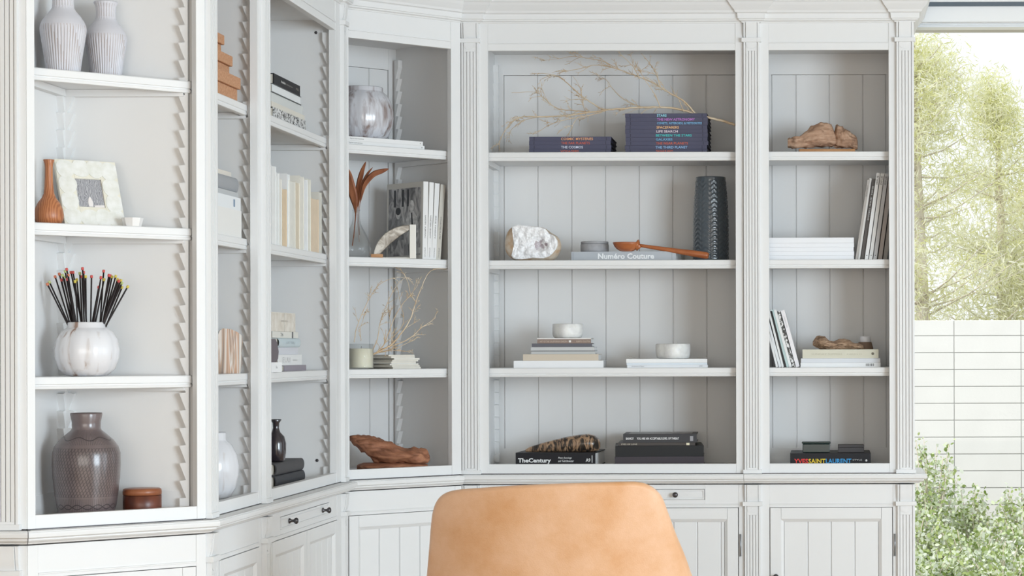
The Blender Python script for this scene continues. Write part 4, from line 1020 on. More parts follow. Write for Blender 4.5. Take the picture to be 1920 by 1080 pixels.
# white-spined magazines standing, the first one showing its cover
BWP = ramped('grey_photo_print', [(0.25,(0.05,0.05,0.055)),(0.42,(0.20,0.195,0.20)),(0.55,(0.42,0.41,0.41)),(0.75,(0.70,0.69,0.68))], scale=(1,1.5,0.7), nscale=26, detail=8, dist=1.2, rough=0.45)
SPN = cloth('ivory_cover', (0.60,0.58,0.54), 0.45)
lx = dsolve(792.5, 26)
specs = [('off-white magazine standing in the corner section with a black and white photo cover', 10.6, 144.5, 0.0, 1.1, 118), ('white-spined magazine standing second from the photo-cover one', 9.6, 143.5, 2.0, 2.2, 114),
         ('white-spined magazine standing third in the corner row, leaning slightly', 10.2, 142.5, 5.0, 3.4, 112), ('cream-spined magazine at the right end of the standing corner row', 10.4, 141, 9.0, 4.6, 112)]
for i, (lab, th, H, off, lean, dp) in enumerate(specs):
    p = dl(lx, 26+off*0.3)
    ang = math.radians(lean)
    t = thing('magazine', lab, 'magazine', (p[0], p[1], z + math.sin(ang)*th*S), (0, 0, 0), 'white-spined magazines standing in the corner section')
    t.rotation_euler = (Matrix.Rotation(math.radians(45), 4, 'Z') @ Matrix.Rotation(ang, 4, 'Y')).to_euler()
    c = MB(); c.prism([(0,0),(0,dp),(.5,dp),(.5,.5),(th-.5,.5),(th-.5,dp),(th,dp),(th,0)], 0, H, 'z'); c.obj('cover', [SPN, whitec, whitec, cloth('cream_spine_b',(0.66,0.63,0.57),0.5)][i], t)
    if i == 0: MB().box(-0.05, th+.05, -.15, .3, .2, H-.2).obj('spine_strip', whitec, t)
    MB().box(.5, th-.5, .5, dp-.6, .4, H-.4).obj('page_block', M_pagew, t)
    text_part(t, ['GARDEN  ALMANAC', 'NINETEEN SEVENTY', 'ISSUE TWENTY', 'COLLECTED PLATES'][i], th/2, H*0.42, H*0.30, 2.6, -.35, (0.16,0.15,0.15), rotated=math.radians(-90), bold=.01)
    text_part(t, 'SPRING', th/2, H*0.09, 18, 2.4, -.35, (0.25,0.25,0.25), rotated=math.radians(-90))
    if i == 0:
        ph = MB(); ph.box(-.25, 0.1, 7, dp-6, 8, H-10); o = ph.obj('cover_photo', BWP, t)
        fig = MB()
        def ell(cy, cz, ry, rz, n=20): return [(cy+ry*math.cos(2*math.pi*i_/n), cz+rz*math.sin(2*math.pi*i_/n)) for i_ in range(n)]
        light = plain('photo_light_grey', (0.80,0.79,0.78), 0.5, c2=(0.42,0.42,0.42), vscale=60); mid = plain('photo_mid_grey', (0.36,0.36,0.37), 0.5, c2=(0.18,0.18,0.18), vscale=50)
        # seen from the side the book depth axis runs left: larger y = further left
        fig.prism([(14,50),(60,50),(58,66),(50,84),(40,92),(30,90),(20,80),(15,64)], -.45, -.3, 'x', 0)
        fig.prism(ell(37,101,8.5,10.5), -.5, -.3, 'x', 0)
        fig.prism([(60,38),(98,38),(104,62),(96,80),(84,84),(72,76),(64,60)], -.42, -.3, 'x', 1)
        fig.prism(ell(80,86,7,9), -.48, -.3, 'x', 0); fig.prism(ell(80,92,8.5,7), -.5, -.3, 'x', 2)
        fig.prism([(30,55),(36,55),(38,88),(34,88)], -.52, -.3, 'x', 2)
        for yy in (88, 62, 45): fig.prism([(yy,100),(yy+7,100),(yy+7,132),(yy,132)], -.36, -.3, 'x', 2)
        fig.obj('photo_figures', [light, mid, flat((0.05,0.05,0.055))], t)
        MB().box(-.55,-.2,8,20,11,22).obj('cover_barcode', flat((0.6,0.6,0.58)), t)
    lx += th + 0.6
# curved horn bookend with a metal face
HORN = ramped('horn_inlay', [(0.36,(0.11,0.085,0.06)),(0.5,(0.30,0.26,0.21)),(0.62,(0.58,0.54,0.48))], scale=(1,1,1), nscale=22, dist=1.5, rough=0.22, coat=0.4)
METP = plain('brushed_metal', (0.50,0.50,0.48), 0.35, 0.5, metal=0.6)
p = dl(dsolve(768, 30), 30)
t = thing('bookend', 'curved horn-and-metal bookend standing before the photo-cover magazine', 'bookend', (p[0], p[1], z), (0,0,math.radians(12)))
am = MB(); pr = []; 
N = 22; vs_ = []; fs = []
for i in range(N+1):
    a = math.radians(0 + 90*i/N); R_ = 62
    # quarter arch from the top of the plate down to the shelf on the left
    cx_, cz_ = 0.0, 0.0
    xo, zo = -R_*math.sin(a)*1.06, R_*math.cos(a)
    wdt = 9 + 11*math.sin(math.pi*min(1,i/N*1.05))**0.8
    xi, zi = -(R_-wdt)*math.sin(a)*1.06, (R_-wdt)*math.cos(a)
    vs_ += [(xo, -12, zo), (xo, 14, zo), (xi, 14, max(0,zi)), (xi, -12, max(0,zi))]
for i in range(N):
    for k_ in range(4): fs.append((i*4+k_, i*4+(k_+1)%4, (i+1)*4+(k_+1)%4, (i+1)*4+k_))
fs += [(0,1,2,3), tuple(N*4+k_ for k_ in (3,2,1,0))]
am.add(vs_, fs, 0, False); am.obj('horn_arch', HORN, t, bevel=1.2)
MB().box(0,12,-14,15,0,63).obj('end_plate', METP, t, bevel=.5)
MB().box(-70,-48,-13,15,0,8).obj('foot', SLABW, t, bevel=.6)
MB().box(-52,0,-5,6,0,2.4).obj('foot_rail', METP, t)

# third shelf: candle, booklets, branch
z = Zs(2)
t = thing('glass_candle', 'cream candle in a clear glass tumbler at the left of the corner shelf', 'candle', atpx(677, 4150, z))
MB().lathe([(0.3,0),(21,0),(23,1),(23.3,46),(22.2,46.4),(22,4)], 48, cap=False).obj('tumbler', M_clear, t, recalc=False)
MB().lathe([(21.2,2.5),(21.6,5),(21.6,37),(21,37.8),(0.3,37.5)], 48).obj('wax', plain('cream_wax',(0.80,0.76,0.62),0.5,0.4,subs=0.3), t)
MB().tube([(0,0,37),(.4,0,42)], .5, 6).obj('wick', flat((0.2,0.18,0.15)), t)
rn = random.Random(11)
for i in range(8):
    w_ = [60,64,60,58,58,56,55,55][i]; px = [763,761,758,757,760,763,756,753][i]; ly = 44
    lx0 = dsolve(px, ly)
    p = dl(lx0, ly)
    th = [3.4,3.2,3.0,3.6,3.0,3.2,3.4,2.6][i]
    bk = MB(); h = w_/2
    bk.box(-h, h, 0, 88, 0, 0.4).box(-h, h, 0, 88, th-0.4, th).box(-h+.2, h-.2, .4, 87.5, .4, th-.4, 1)
    o = bk.obj('booklet', [[cloth('booklet_white',(0.80,0.79,0.76),0.6), cloth('booklet_cream',(0.66,0.61,0.52),0.6)][i % 3 == 1], M_page], loc=(p[0], p[1], z), rot=(0,0,math.radians([42,48,40,50,46,44,49,41][i])))
    tag(o, ['thin pale booklet, %s of the small pile in the corner section' % q for q in ('lowest','second from the bottom','third from the bottom','fourth from the bottom','fourth from the top','third from the top','second from the top','topmost')][i], 'booklet', 'booklets piled in the corner section')
    z += (th+.1)*S
DB = [([(699,659),(715,652),(735,640),(752,620),(768,596),(780,562),(790,535),(802,510),(815,500),(832,500)], 1.7, .4, 4170, 4230, 12),
      ([(705,656),(720,640),(730,615),(740,590),(755,565),(772,545),(783,531)], 1.1, .35, 4170, 4200, 8),
      ([(780,562),(770,545),(765,525),(755,505),(742,496)], .8, .3, 4205, 4190, 6),
      ([(700,650),(708,628),(713,600),(722,575),(735,545),(748,525),(762,515)], .9, .3, 4160, 4190, 9),
      ([(664,636),(668,612),(678,585),(692,556),(705,535),(725,520),(748,515),(768,515)], .9, .3, 4130, 4200, 9),
      ([(677,633),(676,610),(683,588),(690,570)], .6, .3, 4140, 4170, 4),
      ([(712,650),(745,640),(770,628),(790,610),(805,600),(817,591)], 1.1, .35, 4180, 4215, 8),
      ([(720,640),(750,612),(757,590),(750,560),(747,540)], .8, .3, 4190, 4230, 4),
      ([(735,640),(732,600),(728,570),(730,540)], .6, .3, 4190, 4230, 5),
      ([(715,655),(740,652),(760,654),(775,655)], .7, .3, 4175, 4190, 4),
      ([(699,659),(730,650),(760,640),(785,626)], .9, .3, 4175, 4200, 9),
      ([(752,620),(764,608),(786,596)], .6, .3, 4200, 4210, 3)]
o = branch_mesh(DB, 8, 4180, 1, twig_len=(10,34)).obj('dried_branch', TWIG, scale=1, recalc=False)
tag(o, 'small spray of dry pale twigs fanning out beside the glass candle', 'branch')
# bottom: two pieces of red-brown driftwood
z = Zs(3); dW2 = 4200
def dw(label, x0, x1, ol, d, mat, seed, dep, yaw, name='driftwood', amp=3):
    o = driftwood(label, x0, x1, 0, d, z, mat, seed, dep, name=name, outline=ol, amp=amp); o.rotation_euler = (0,0,yaw); return o
dw('flat red-brown driftwood slab under the sweeping driftwood piece, lowest corner shelf', 670, 800, [(0,2,10),(.1,0,14),(.5,0,15),(.85,0,15),(1,2,11)], 4212, DRIFT2, 2.1, 30, 0.15, name='driftwood_slab', amp=1.6)
z += 12*S
dw('sweeping red-brown driftwood piece with pointed left tip, lowest corner shelf', 655, 804, [(0,46,50),(.06,36,50),(.14,26,49),(.24,14,50),(.31,7,51),(.38,2,46),(.5,2,37),(.62,3,29),(.7,2,25),(.8,0,27),(.9,0,26),(.97,3,20),(1,8,14)], 4205, DRIFT2, 6.3, 28, 0.15, amp=4.5)

# ------------------------------------------------------------------ C: side wall, wide section
def xd(px, X): return X*D0/(VX-px)      # distance of a photo column on the plane X = -|X|
def bookC(label, dL, dR, X, z, th, dep, cover, pages=None, **kw):
    return book(label, 'book', dR-dL, dep, th, cover, pages or M_page, loc=(-X*S, wy((dL+dR)/2), z), rot=math.radians(90)+kw.pop('yaw', 0), **kw)
z = Zs(0)
C1 = [('hardback with a black and white drawing on its spine, bottom of its stack', 3622, 3845, 17, 150, ramped('ink_drawing', [(0.44,(0.02,0.02,0.02)),(0.5,(0.75,0.75,0.75)),(1,(0.8,0.8,0.8))], nscale=60, detail=3, dist=2.5, rough=0.4), 887),
      ('cream clothbound book above the black and white patterned one', 3612, 3840, 8.5, 150, cloth('cream_cloth_c', (0.72,0.69,0.62), 0.6), 888),
      ('pale grey-green hardback in the middle of the side wall top stack', 3615, 3832, 14, 150, cloth('pale_sage_cloth', (0.66,0.68,0.67), 0.5), 889),
      ('white hardback with dark boards under the black titled book', 3622, 3815, 14.5, 145, cloth('white_spine_e', (0.82,0.84,0.85), 0.45), 889),
      ('black hardback with a small pale spine title, topmost of the side wall top stack', 3632, 3812, 17.5, 145, BLACKB, 889)]
for i, (lab, a, b2, th, dp, cv, X) in enumerate(C1):
    t = bookC(lab, a, b2, X, z, th, dp, cv, group='books stacked on the side wall top shelf', board=1.3)
    w_ = b2-a
    if i == 0: MB().box(-w_/2-.5, w_/2+.5, -1, dp, 0, 1.6).obj('back_board', BLACKB, t)
    if i == 3: MB().box(-w_/2-.5, w_/2+.5, -1.2, dp, 0, 1.5).box(-w_/2-.5, w_/2+.5, -1.2, dp, th-1, th).obj('back_board', flat((0.10,0.11,0.11)), t)
    if i == 4: text_part(t, 'Avedon', -28, th*.55, 30, 4.4, -.3, (0.6,0.6,0.58), bold=.03); text_part(t, 'Something Personal', 14, th*.5, 44, 3.4, -.3, (0.35,0.33,0.3)); text_part(t, 'SPIEGEL', 70, th*.55, 20, 3.6, -.3, (0.35,0.3,0.26))
    z += (th+.2)*S
# row of cream and white books, standing with their page edges outwards
z = Zs(1)
CR = [  # label, px left, px right, height, tint, depth offset
 ('tallest white book at the left end of the pale standing row', 509, 517.8, 126, (0.84,0.84,0.83), 0),
 ('white book second from the left in the pale standing row', 518.2, 523.4, 117, (0.82,0.83,0.82), 0),
 ('slim off-white book third from the left in the pale standing row', 523.8, 528.6, 109, (0.80,0.78,0.73), 0),
 ('tan-edged short book in front of a taller one, left part of the pale row', 529, 537.6, 94, (0.74,0.59,0.42), 0),
 ('bright white book with a straight top right of the tan-edged one', 538, 543, 121, (0.84,0.86,0.88), 2),
 ('off-white book in the middle of the pale standing row', 543.4, 554, 111, (0.78,0.76,0.70), 0),
 ('light tan book just left of the tall cream one', 554.4, 562, 112, (0.72,0.63,0.50), 1),
 ('tall cream book with a flared top in the pale standing row', 562.4, 569.6, 124, (0.80,0.77,0.70), 0),
 ('white book right of the tall cream one', 570, 577, 121, (0.84,0.85,0.86), 0),
 ('ivory book with rough pages next to the short peach one', 577.4, 582.6, 123, (0.80,0.78,0.70), 0),
 ('short peach-coloured book in front at the right end of the pale row', 583, 597.5, 93, (0.76,0.62,0.47), 0),
 ('pale backing book at the far right end of the standing row', 598, 603, 107, (0.70,0.68,0.62), 2)]
for i, (lab, a, b2, H, c, off) in enumerate(CR):
    X = 886+off; dA, dB = xd(a, X), xd(b2, X); th = dB-dA
    t = thing('book', lab, 'book', (-X*S, wy(dA), z), (0,0,math.radians(90)), 'pale books standing on the side wall second shelf')
    m1 = ramped('pale_pages', [(0.35,tuple(q*0.93 for q in c)),(0.65,c)], scale=(1,9,0.4), nscale=90, rough=0.8)
    MB().box(0.7, th-.7, 0, 95, .6, H-1.4).obj('page_block', m1, t)
    MB().box(0, .8, -.8, 96, 0, H).box(th-.8, th, -.8, 96, 0, H).box(0, th, 95, 97, 0, H).obj('cover', plain('pale_board', tuple(min(.86,q*1.03) for q in c), 0.6), t)
    if i in (3, 10):   # a taller pale book stands behind the short one
        HB = [119, 107][i > 5]
        t2 = thing('book', ['cream book standing behind the tan-edged short one', 'pale grey book standing behind the short peach one'][i > 5], 'book', (-(X+100)*S, wy(dA+1), z), (0,0,math.radians(90)), 'pale books standing on the side wall second shelf')
        MB().box(.7, th-2.7, 0, 60, .6, HB+22).obj('page_block', plain('pale_pages_b',(0.74,0.66,0.56),0.8), t2)
        MB().box(0,.8,-.8,61,0,HB+23).box(th-2.8,th-2,-.8,61,0,HB+23).obj('cover', plain('pale_board_b',(0.70,0.64,0.56),0.6), t2)
# third shelf stack
z = Zs(2)
C3 = [('grey clothbound book at the bottom right of the mixed stack, third side shelf', 533, 574, 9.6, (0.30,0.27,0.31), 892, None),
      ('white hardback with pale outlined letters in the mixed stack', 521, 566, 17.5, (0.80,0.81,0.81), 894, 'ENN'),
      ('pale lavender paperback in the mixed stack', 520, 558.5, 12, (0.66,0.67,0.72), 896, None),
      ('light blue hardback with faded spine title in the mixed stack', 520, 559, 15, (0.58,0.67,0.71), 896, 'blue'),
      ('ivory book with a small number on its spine and dark band, mixed stack', 511, 559, 10.5, (0.76,0.75,0.70), 896, '26')]
for i, (lab, a, b2, th, c, X, tx) in enumerate(C3):
    dA, dB = xd(a, X), xd(b2, X)
    t = bookC(lab, dA, dB, X, z, th, 95, cloth('cloth_c3', c, 0.5), group='mixed small books on the side wall third shelf', board=.9, spine='round' if i == 3 else 'flat')
    w_ = dB-dA
    if tx == 'ENN': text_part(t, 'EUU', -26, th*.52, 52, 8.5, -.3, (0.60,0.60,0.61)); text_part(t, 'volume', 34, th*.5, 32, 3, -.3, (0.6,0.6,0.6))
    if tx == 'blue': text_part(t, 'LETTERS', 0, th*.5, 60, 4, -5.6, (0.45,0.52,0.56))
    if tx == '26': text_part(t, '26', -26, th*.52, 18, 5.5, -.3, (0.25,0.25,0.24)); MB().box(44,52,-.35,.2,0,th).obj('spine_band', flat((0.12,0.12,0.13)), t)
    z += (th+.2)*S
t = bookC('tall cream block of rough-cut pages on top of the mixed stack', xd(507,897), xd(554,897), 897, z, 31, 90, cloth('cream_rough', (0.74,0.70,0.64), 0.8), group='mixed small books on the side wall third shelf')
MB().box(-82,82,-.5,.4,0,30).obj('rough_pages', ramped('rough_pages', [(0.35,(0.64,0.58,0.50)),(0.65,(0.78,0.74,0.68))], nscale=30, rough=0.9), t)
text_part(t, 'stationery', 6, 17, 46, 3.4, -.8, (0.5,0.46,0.42)); MB().box(5,5.6,-.9,.2,0,30).obj('string', flat((0.5,0.48,0.45)), t)
z = Zs(2)
t = thing('book', 'small white book standing in front of the taupe rounded one, third side shelf', 'book', (wx(517, 3590), wy(3590), z), (0,0,math.radians(20)))
MB().box(-13,9,0,12,0,15.5).obj('cover', whitec, t); MB().box(-12,9.4,.6,11.4,.6,15).obj('page_block', M_pagew, t); text_part(t, 'k', 2, 8, 3, 4.5, -.3, (0.4,0.4,0.4))
t = thing('book', 'taupe rounded-spine book stacked on the small white one, side shelf', 'book', (wx(513, 3592), wy(3592), z+15.7*S), (0,0,math.radians(20)))
tm = MB(); tm.prism([(-16,0),(4,0),(7,6),(8,17),(6,30),(3,37),(-16,37)], 0, 14, 'y'); tm.obj('cover', cloth('taupe_cloth',(0.17,0.145,0.155),0.6), t)
# bottom: two dark thick albums with the dark bottle on them
z = Zs(3)
for i, (lab, a, b2, th) in enumerate([('thick charcoal album with rounded spine, lower of two on the side wall floor shelf', 512, 566, 20.5), ('thick charcoal album with rounded spine under the dark bottle vase', 512.5, 564.5, 20)]):
    X = 893; dA, dB = xd(a, X), xd(b2, X)
    t = bookC(lab, dA, dB, X, z, th, 110, cloth('charcoal_cloth', (0.055,0.058,0.065) if i == 0 else (0.075,0.075,0.08), 0.6), group='charcoal albums on the lowest side shelf', spine='round', board=1.8, over=3)
    z += (th+.2)*S
t = thing('bottle_vase', 'slim dark bottle vase with flared lip standing on the charcoal albums', 'vase', (wx(517, 3700), wy(3700), z))
DV = plain('dark_plum_glaze', (0.028,0.022,0.028), 0.18, 0.6, coat=0.5)
MB().lathe([(11,0),(14.5,3),(16,14),(16.2,30),(13.5,41),(7,48),(4.8,55),(5.5,63),(9,68.5),(8.4,69),(4.5,62)], 40).obj('vase_body', DV, t, recalc=False)

# ------------------------------------------------------------------ B: side wall, narrow section
z = Zs(0)
for i, (lab, X, dR, w_, hb, hl, dp) in enumerate([('large cork box with lid at the bottom of the cork tower', 884, 3408, 150, 19.5, 17.5, 140), ('medium cork box with lid in the middle of the cork tower', 893, 3397, 132, 15.5, 15.5, 122), ('small cork box with lid on top of the cork tower', 902, 3385, 112, 15, 14.5, 104)]):
    t = thing('cork_box', lab, 'box', (-X*S, wy(dR-w_/2), z), (0,0,math.radians(90)), 'nested cork boxes on the side wall')
    MB().box(-w_/2+4, w_/2-4, 4, dp-4, 0, hb).obj('box_body', CORK, t, bevel=1)
    MB().box(-w_/2, w_/2, 0, dp, hb+.2, hb+hl).obj('box_lid', CORK, t, bevel=1)
    z += (hb+hl+.3)*S
z = Zs(1)
B2 = [('thick white book at the bottom of the small side stack, second shelf', 453.3, 41, (0.82,0.81,0.79), 885, 'flat'), ('white box-like book with a blue mark on its spine', 452, 19, (0.80,0.82,0.84), 886, 'flat'), ('thin pale grey book under the round-spined one', 447.5, 8, (0.52,0.53,0.54), 890, 'flat'),
      ('grey book with a rounded spine in the small side stack', 442, 23, (0.36,0.37,0.39), 897, 'round'), ('small beige book on top of the small side stack', 434.5, 8, (0.76,0.71,0.64), 902, 'flat')]
for i, (lab, pr_, th, c, X, sp) in enumerate(B2):
    dB = xd(pr_, X)
    t = bookC(lab, dB-135, dB, X, z, th, 96, cloth('cloth_b2', c, 0.55), group='books stacked in the narrow side section', spine=sp, board=1)
    if i == 1: MB().box(26,34,-.35,.2,4,15).obj('spine_mark', flat((0.22,0.30,0.42)), t)
    z += (th+.2)*S
z = Zs(2)
t = thing('petrified_wood', 'upright petrified wood block with brown and white bands', 'stone', (-901*S, wy(3405), z), (0,0,math.radians(18)))
PW_M = ramped('petrified_bands', [(0.34,(0.10,0.07,0.06)),(0.41,(0.40,0.25,0.16)),(0.47,(0.66,0.62,0.58)),(0.53,(0.50,0.25,0.12)),(0.58,(0.20,0.17,0.16)),(0.64,(0.66,0.62,0.57))], scale=(7,2,0.3), nscale=9, detail=4, dist=1.0, rough=0.3, coat=0.4)
prof_ = [(-17,0),(15,0),(18,14),(16.5,30),(18.5,46),(18,56),(11,62),(1,66.5),(-10,67.5),(-15,64),(-19,52),(-18,30),(-18.5,12)]
MB().prism(prof_, -13, 13, 'y').obj('stone_block', PW_M, t, bevel=3)
t = thing('pale_stone', 'pale smooth stone, mostly hidden behind the frame beside the petrified wood', 'stone', (-930*S, wy(3372), z))
MB().lathe([(8,0),(15,6),(18,30),(19,60),(17.5,80),(13,93),(6,99),(0.5,100)], 28, rib=lambda a,zz_,r: r*(1+.06*math.sin(a*2+zz_*.05))).obj('stone_body', plain('pale_travertine',(0.78,0.74,0.68),0.5,c2=(0.70,0.63,0.55),vscale=30), t)
z = Zs(3)
t = thing('white_jug', 'round white glazed jug with short neck on the lowest narrow side shelf', 'jug', (-925*S, wy(3398), z))
MB().lathe([(20,0),(27,4),(34,16),(38.5,36),(39,50),(36,66),(29,80),(21.5,87),(20,89),(20,98),(19,100),(17,99),(17,88)], 64, rib=lambda a,zz_,r: r*(1-.02*abs(math.sin(a*6))**8)).obj('jug_body', GLAZE2, t, recalc=False)

# ------------------------------------------------------------------ A: diagonal section nearest the camera
z = Zs(0)
def ribbed_vase(label, px, d, R, H, grp='ribbed lilac-white vases on the top left shelf'):
    t = thing('ribbed_vase', label, 'vase', atpx(px, d, z), (0,0,random.random()), grp)
    f = R/30.0
    pf = []
    base_ = [(20.5,0),(22,1.5),(24.5,20),(27.5,38),(29.5,50),(30.2,56),(29.6,61),(27,67),(22,74),(16.5,80),(14.3,84),(13.8,92),(14.6,100),(17.5,106),(17.2,107.5),(15,106),(12.5,96),(12,84)]
    for (a, b2), (c, d2) in zip(base_, base_[1:]):
        nseg = max(1, int(abs(d2-b2)/2.0))
        for i in range(nseg): pf.append(((a+(c-a)*i/nseg)*f, (b2+(d2-b2)*i/nseg)*H/107))
    pf.append((12*f, 84*H/107))
    NR = 44
    def rb(a, zz_, r):
        h = zz_/H
        g = max(0, math.cos(a*NR + 0.5*math.sin(zz_*.05+a*3)))**3
        if 0.01 < h < 0.555: return r - 1.5*g*f*min(1, (0.565-h)*14)
        if 0.77 < h < 0.99: return r - 0.8*max(0, math.cos(a*22))**3
        return r
    mb = MB().lathe(pf, NR*6, rib=rb)
    n = NR*6
    # carved grooves show the clay
    for fi, fc in enumerate(mb.f):
        if len(fc) != 4: continue
        i = fc[0] % n; a = 2*math.pi*(i+.5)/n; zz_ = mb.v[fc[0]][2]; h = zz_/H
        if 0.01 < h < 0.55 and math.cos(a*NR + 0.5*math.sin(zz_*.05+a*3)) > 0.72: mb.m[fi] = 1
        if 0.79 < h < 0.97 and math.cos(a*22) > 0.85: mb.m[fi] = 1
    mb.obj('vase_body', [STRIPE, STRIPE_D], t, recalc=False)
    return t
ribbed_vase('left lilac-white ribbed vase, nearer the left frame on the top shelf', 120, 3042, 30.0, 112)
ribbed_vase('right lilac-white ribbed vase, beside its twin on the top left shelf', 200, 3110, 27.6, 106)
z = Zs(1)
t = thing('bud_vase', 'reddish turned-wood bud vase with long thin neck beside the shell frame', 'vase', atpx(92.5, 3012, z))
MB().lathe([(13,0),(16.5,1.5),(18.6,7),(18.8,12),(17.5,20),(14,28),(9.5,34),(6.8,40),(5.7,50),(5.1,62),(5.0,74),(5.6,80),(7.2,84.5),(6.8,85.3),(4,84),(3.4,70)], 44).obj('vase_body', TERRA, t, recalc=False)
# shell-inlaid picture frame, leaning back
ap = lambda lx, ly: ((-1043+(lx-ly)*R2)*S, wy(2947+(lx+ly)*R2))
lean = math.radians(19)
p = ap(118.5, 44)
t = thing('picture_frame', 'square photo frame inlaid with round white shell discs, leaning back', 'picture frame', (p[0], p[1], z+0.3*S))
t.rotation_euler = (Matrix.Rotation(math.radians(45), 4, 'Z') @ Matrix.Rotation(-lean, 4, 'X')).to_euler()
SHELL = plain('capiz_shell', (0.86,0.86,0.83), 0.18, 0.6, c2=(0.76,0.76,0.70), vscale=50, coat=0.4); GROUT = plain('shell_grout', (0.80,0.77,0.66), 0.4, 0.4, vary=0.1, vscale=40)
W_, H_, B_ = 88, 95, 26
fr = MB(); a0, a1, b0, b1 = -W_/2+25, W_/2-25, 27, H_-27
fr.box(-W_/2, a0, 0, 5, 0, H_).box(a1, W_/2, 0, 5, 0, H_).box(a0, a1, 0, 5, 0, b0).box(a0, a1, 0, 5, b1, H_)
fr.obj('frame_body', GROUT, t, bevel=.5)
sh = MB(); rn = random.Random(3)
cs = [(-31,12),(-7,10),(14,11),(33,11),(-32,34),(33,33),(-31,58),(32,56),(-31,81),(-9,83),(13,83),(33,80)]
for (cx_, cz_) in cs:
    r0 = 13.4
    pts = []
    for i in range(18):
        a = 2*math.pi*i/18; rr = r0*(1+.05*math.sin(a*3+cx_)); x_, z_ = cx_+rr*math.cos(a), cz_+rr*math.sin(a)
        x_ = max(-W_/2+.6, min(W_/2-.6, x_)); z_ = max(.6, min(H_-.6, z_)); pts.append((x_, z_))
    sh.prism(pts, -.4-0.07*len(sh.f)/20, .1, 'y')
sh.obj('shell_inlay', SHELL, t)
MB().box(a0-.5, a1+.5, 2.0, 3.2, b0-.5, b1+.5).obj('photo_print', ramped('marbled_print', [(0.1,(0.25,0.25,0.27)),(0.5,(0.34,0.34,0.37)),(0.9,(0.46,0.46,0.48))], kind='wave', scale=(1,1,.6), nscale=90, dist=16, detail=4, rough=0.15), t)
pm = MB(); pm.prism([(-4,b0+1),(2,b0+1),(2.4,b0+8),(1,b0+13),(-1,b0+16),(-3,b0+13),(-4.4,b0+8)], 1.6, 1.95, 'y').prism([(4,b0+.5),(a1-.5,b0+.5),(a1-.5,b0+4),(4,b0+3)], 1.6, 1.95, 'y')
pm.obj('photo_detail', flat((0.80,0.76,0.74)), t)
p2 = MB(); p2.box(-5,5,5,7,10,70); p2.obj('easel_strut', GROUT, t)
t = thing('faceted_dish', 'small white faceted porcelain dish at the foot of the shell frame', 'dish', atpx(249, 3082, z), (0,0,0.3))
MB().lathe([(11.5,0),(14.6,11.5),(13.6,12),(12.6,9),(.4,6)], 8).obj('dish_body', plain('porcelain',(0.84,0.84,0.84),0.25,0.5), t, bevel=.3)
for f_ in t.children[0].data.polygons: f_.use_smooth = False
# third shelf: squat pot of long matches
z = Zs(2)
t = thing('match_pot', 'squat white glazed lobed pot holding long black matches', 'pot', atpx(163, 3058, z))
pp = [(18,0),(27,1),(37,10),(42,24),(42.8,36),(40,50),(34,60),(27,64.5),(25,66),(24.6,72),(23.6,73),(21.5,72),(22,62),(34,48),(37,30),(20,6),(.4,5)]
MB().lathe(pp, 96, rib=lambda a,zz_,r: r*(1-.022*abs(math.sin(a*6))**5*(1 if 5<zz_<62 else 0))).obj('pot_body', GLAZE2, t, recalc=False)
rn = random.Random(21)
tips = [(88,520),(92,516),(103,506),(111,501),(117,503),(120,507),(122,496),(125,492),(126,511),(128,503),(133,498),(137,498),(141,515),(144,512),(154,506),(155,491),(157,498),(161,506),(172,506),(186,526),(190,508),(195,496),(205,504),(208,505),(211,507),(218,506),(222,512),(224,515),(228,514),(230,519),(230,527),(241,526),(196,512),(220,520),(150,500),(115,512)]
STK = plain('black_stick', (0.018,0.012,0.013), 0.5, 0.4)
TC = {'r': (0.62,0.10,0.09), 'o': (0.70,0.22,0.12), 'y': (0.66,0.55,0.10), 'g': (0.48,0.55,0.22)}
seq = 'ogoogggrrorryyrrryrrrrrryyyrygyyyrgr'
nmz = {'r': 'red', 'o': 'orange', 'y': 'yellow', 'g': 'lime'}
for i, (px, y) in enumerate(tips):
    dd = 3058 + rn.uniform(-16, 16)
    tip = Vector((wx(px, dd), wy(dd), zz(px, y, dd)))
    f = (px-163)/80
    foot = Vector((wx(163, 3058) + (f*7 + rn.uniform(-3,3))*S, wy(3058) + rn.uniform(-7,7)*S, z + 8*S))
    rim_x = wx(163, 3058) + max(-19, min(19, f*30+rn.uniform(-4,4)))*S
    foot = Vector((rim_x - (tip.x-rim_x)*0.75, foot.y, z+8*S))
    lim = 21*S
    foot.x = max(wx(163,3058)-lim, min(wx(163,3058)+lim, foot.x))
    ax = (tip-foot).normalized()
    cl = seq[i]; same = sorted([q for q in range(len(tips)) if seq[q] == cl], key=lambda q: tips[q][0]); o_ = same.index(i)
    ORD = ['first','second','third','fourth','fifth','sixth','seventh','eighth','ninth','tenth','eleventh','twelfth','thirteenth','fourteenth','fifteenth','sixteenth','seventeenth','eighteenth']
    t2 = thing('long_match', 'long black match in the lobed pot, %s of the %s-tipped ones from the left' % (ORD[o_], nmz[cl]), 'match', tuple(foot), (0,0,0), 'long black matches in the white pot')
    mb = MB(); mb.tube([(0,0,0), ax*((tip-foot).length-3*S)], 1.15*S, 6); mb.obj('stick', STK, t2, scale=1, recalc=False)
    mb = MB(); L_ = (tip-foot).length
    mb.tube([ax*(L_-4*S), ax*(L_-3.6*S), ax*(L_-.4*S), ax*L_], [1.2*S,1.9*S,1.9*S,.9*S], 8); mb.obj('match_head', plain('match_head_'+nmz[seq[i]], TC[seq[i]], 0.6), t2, scale=1, recalc=False)
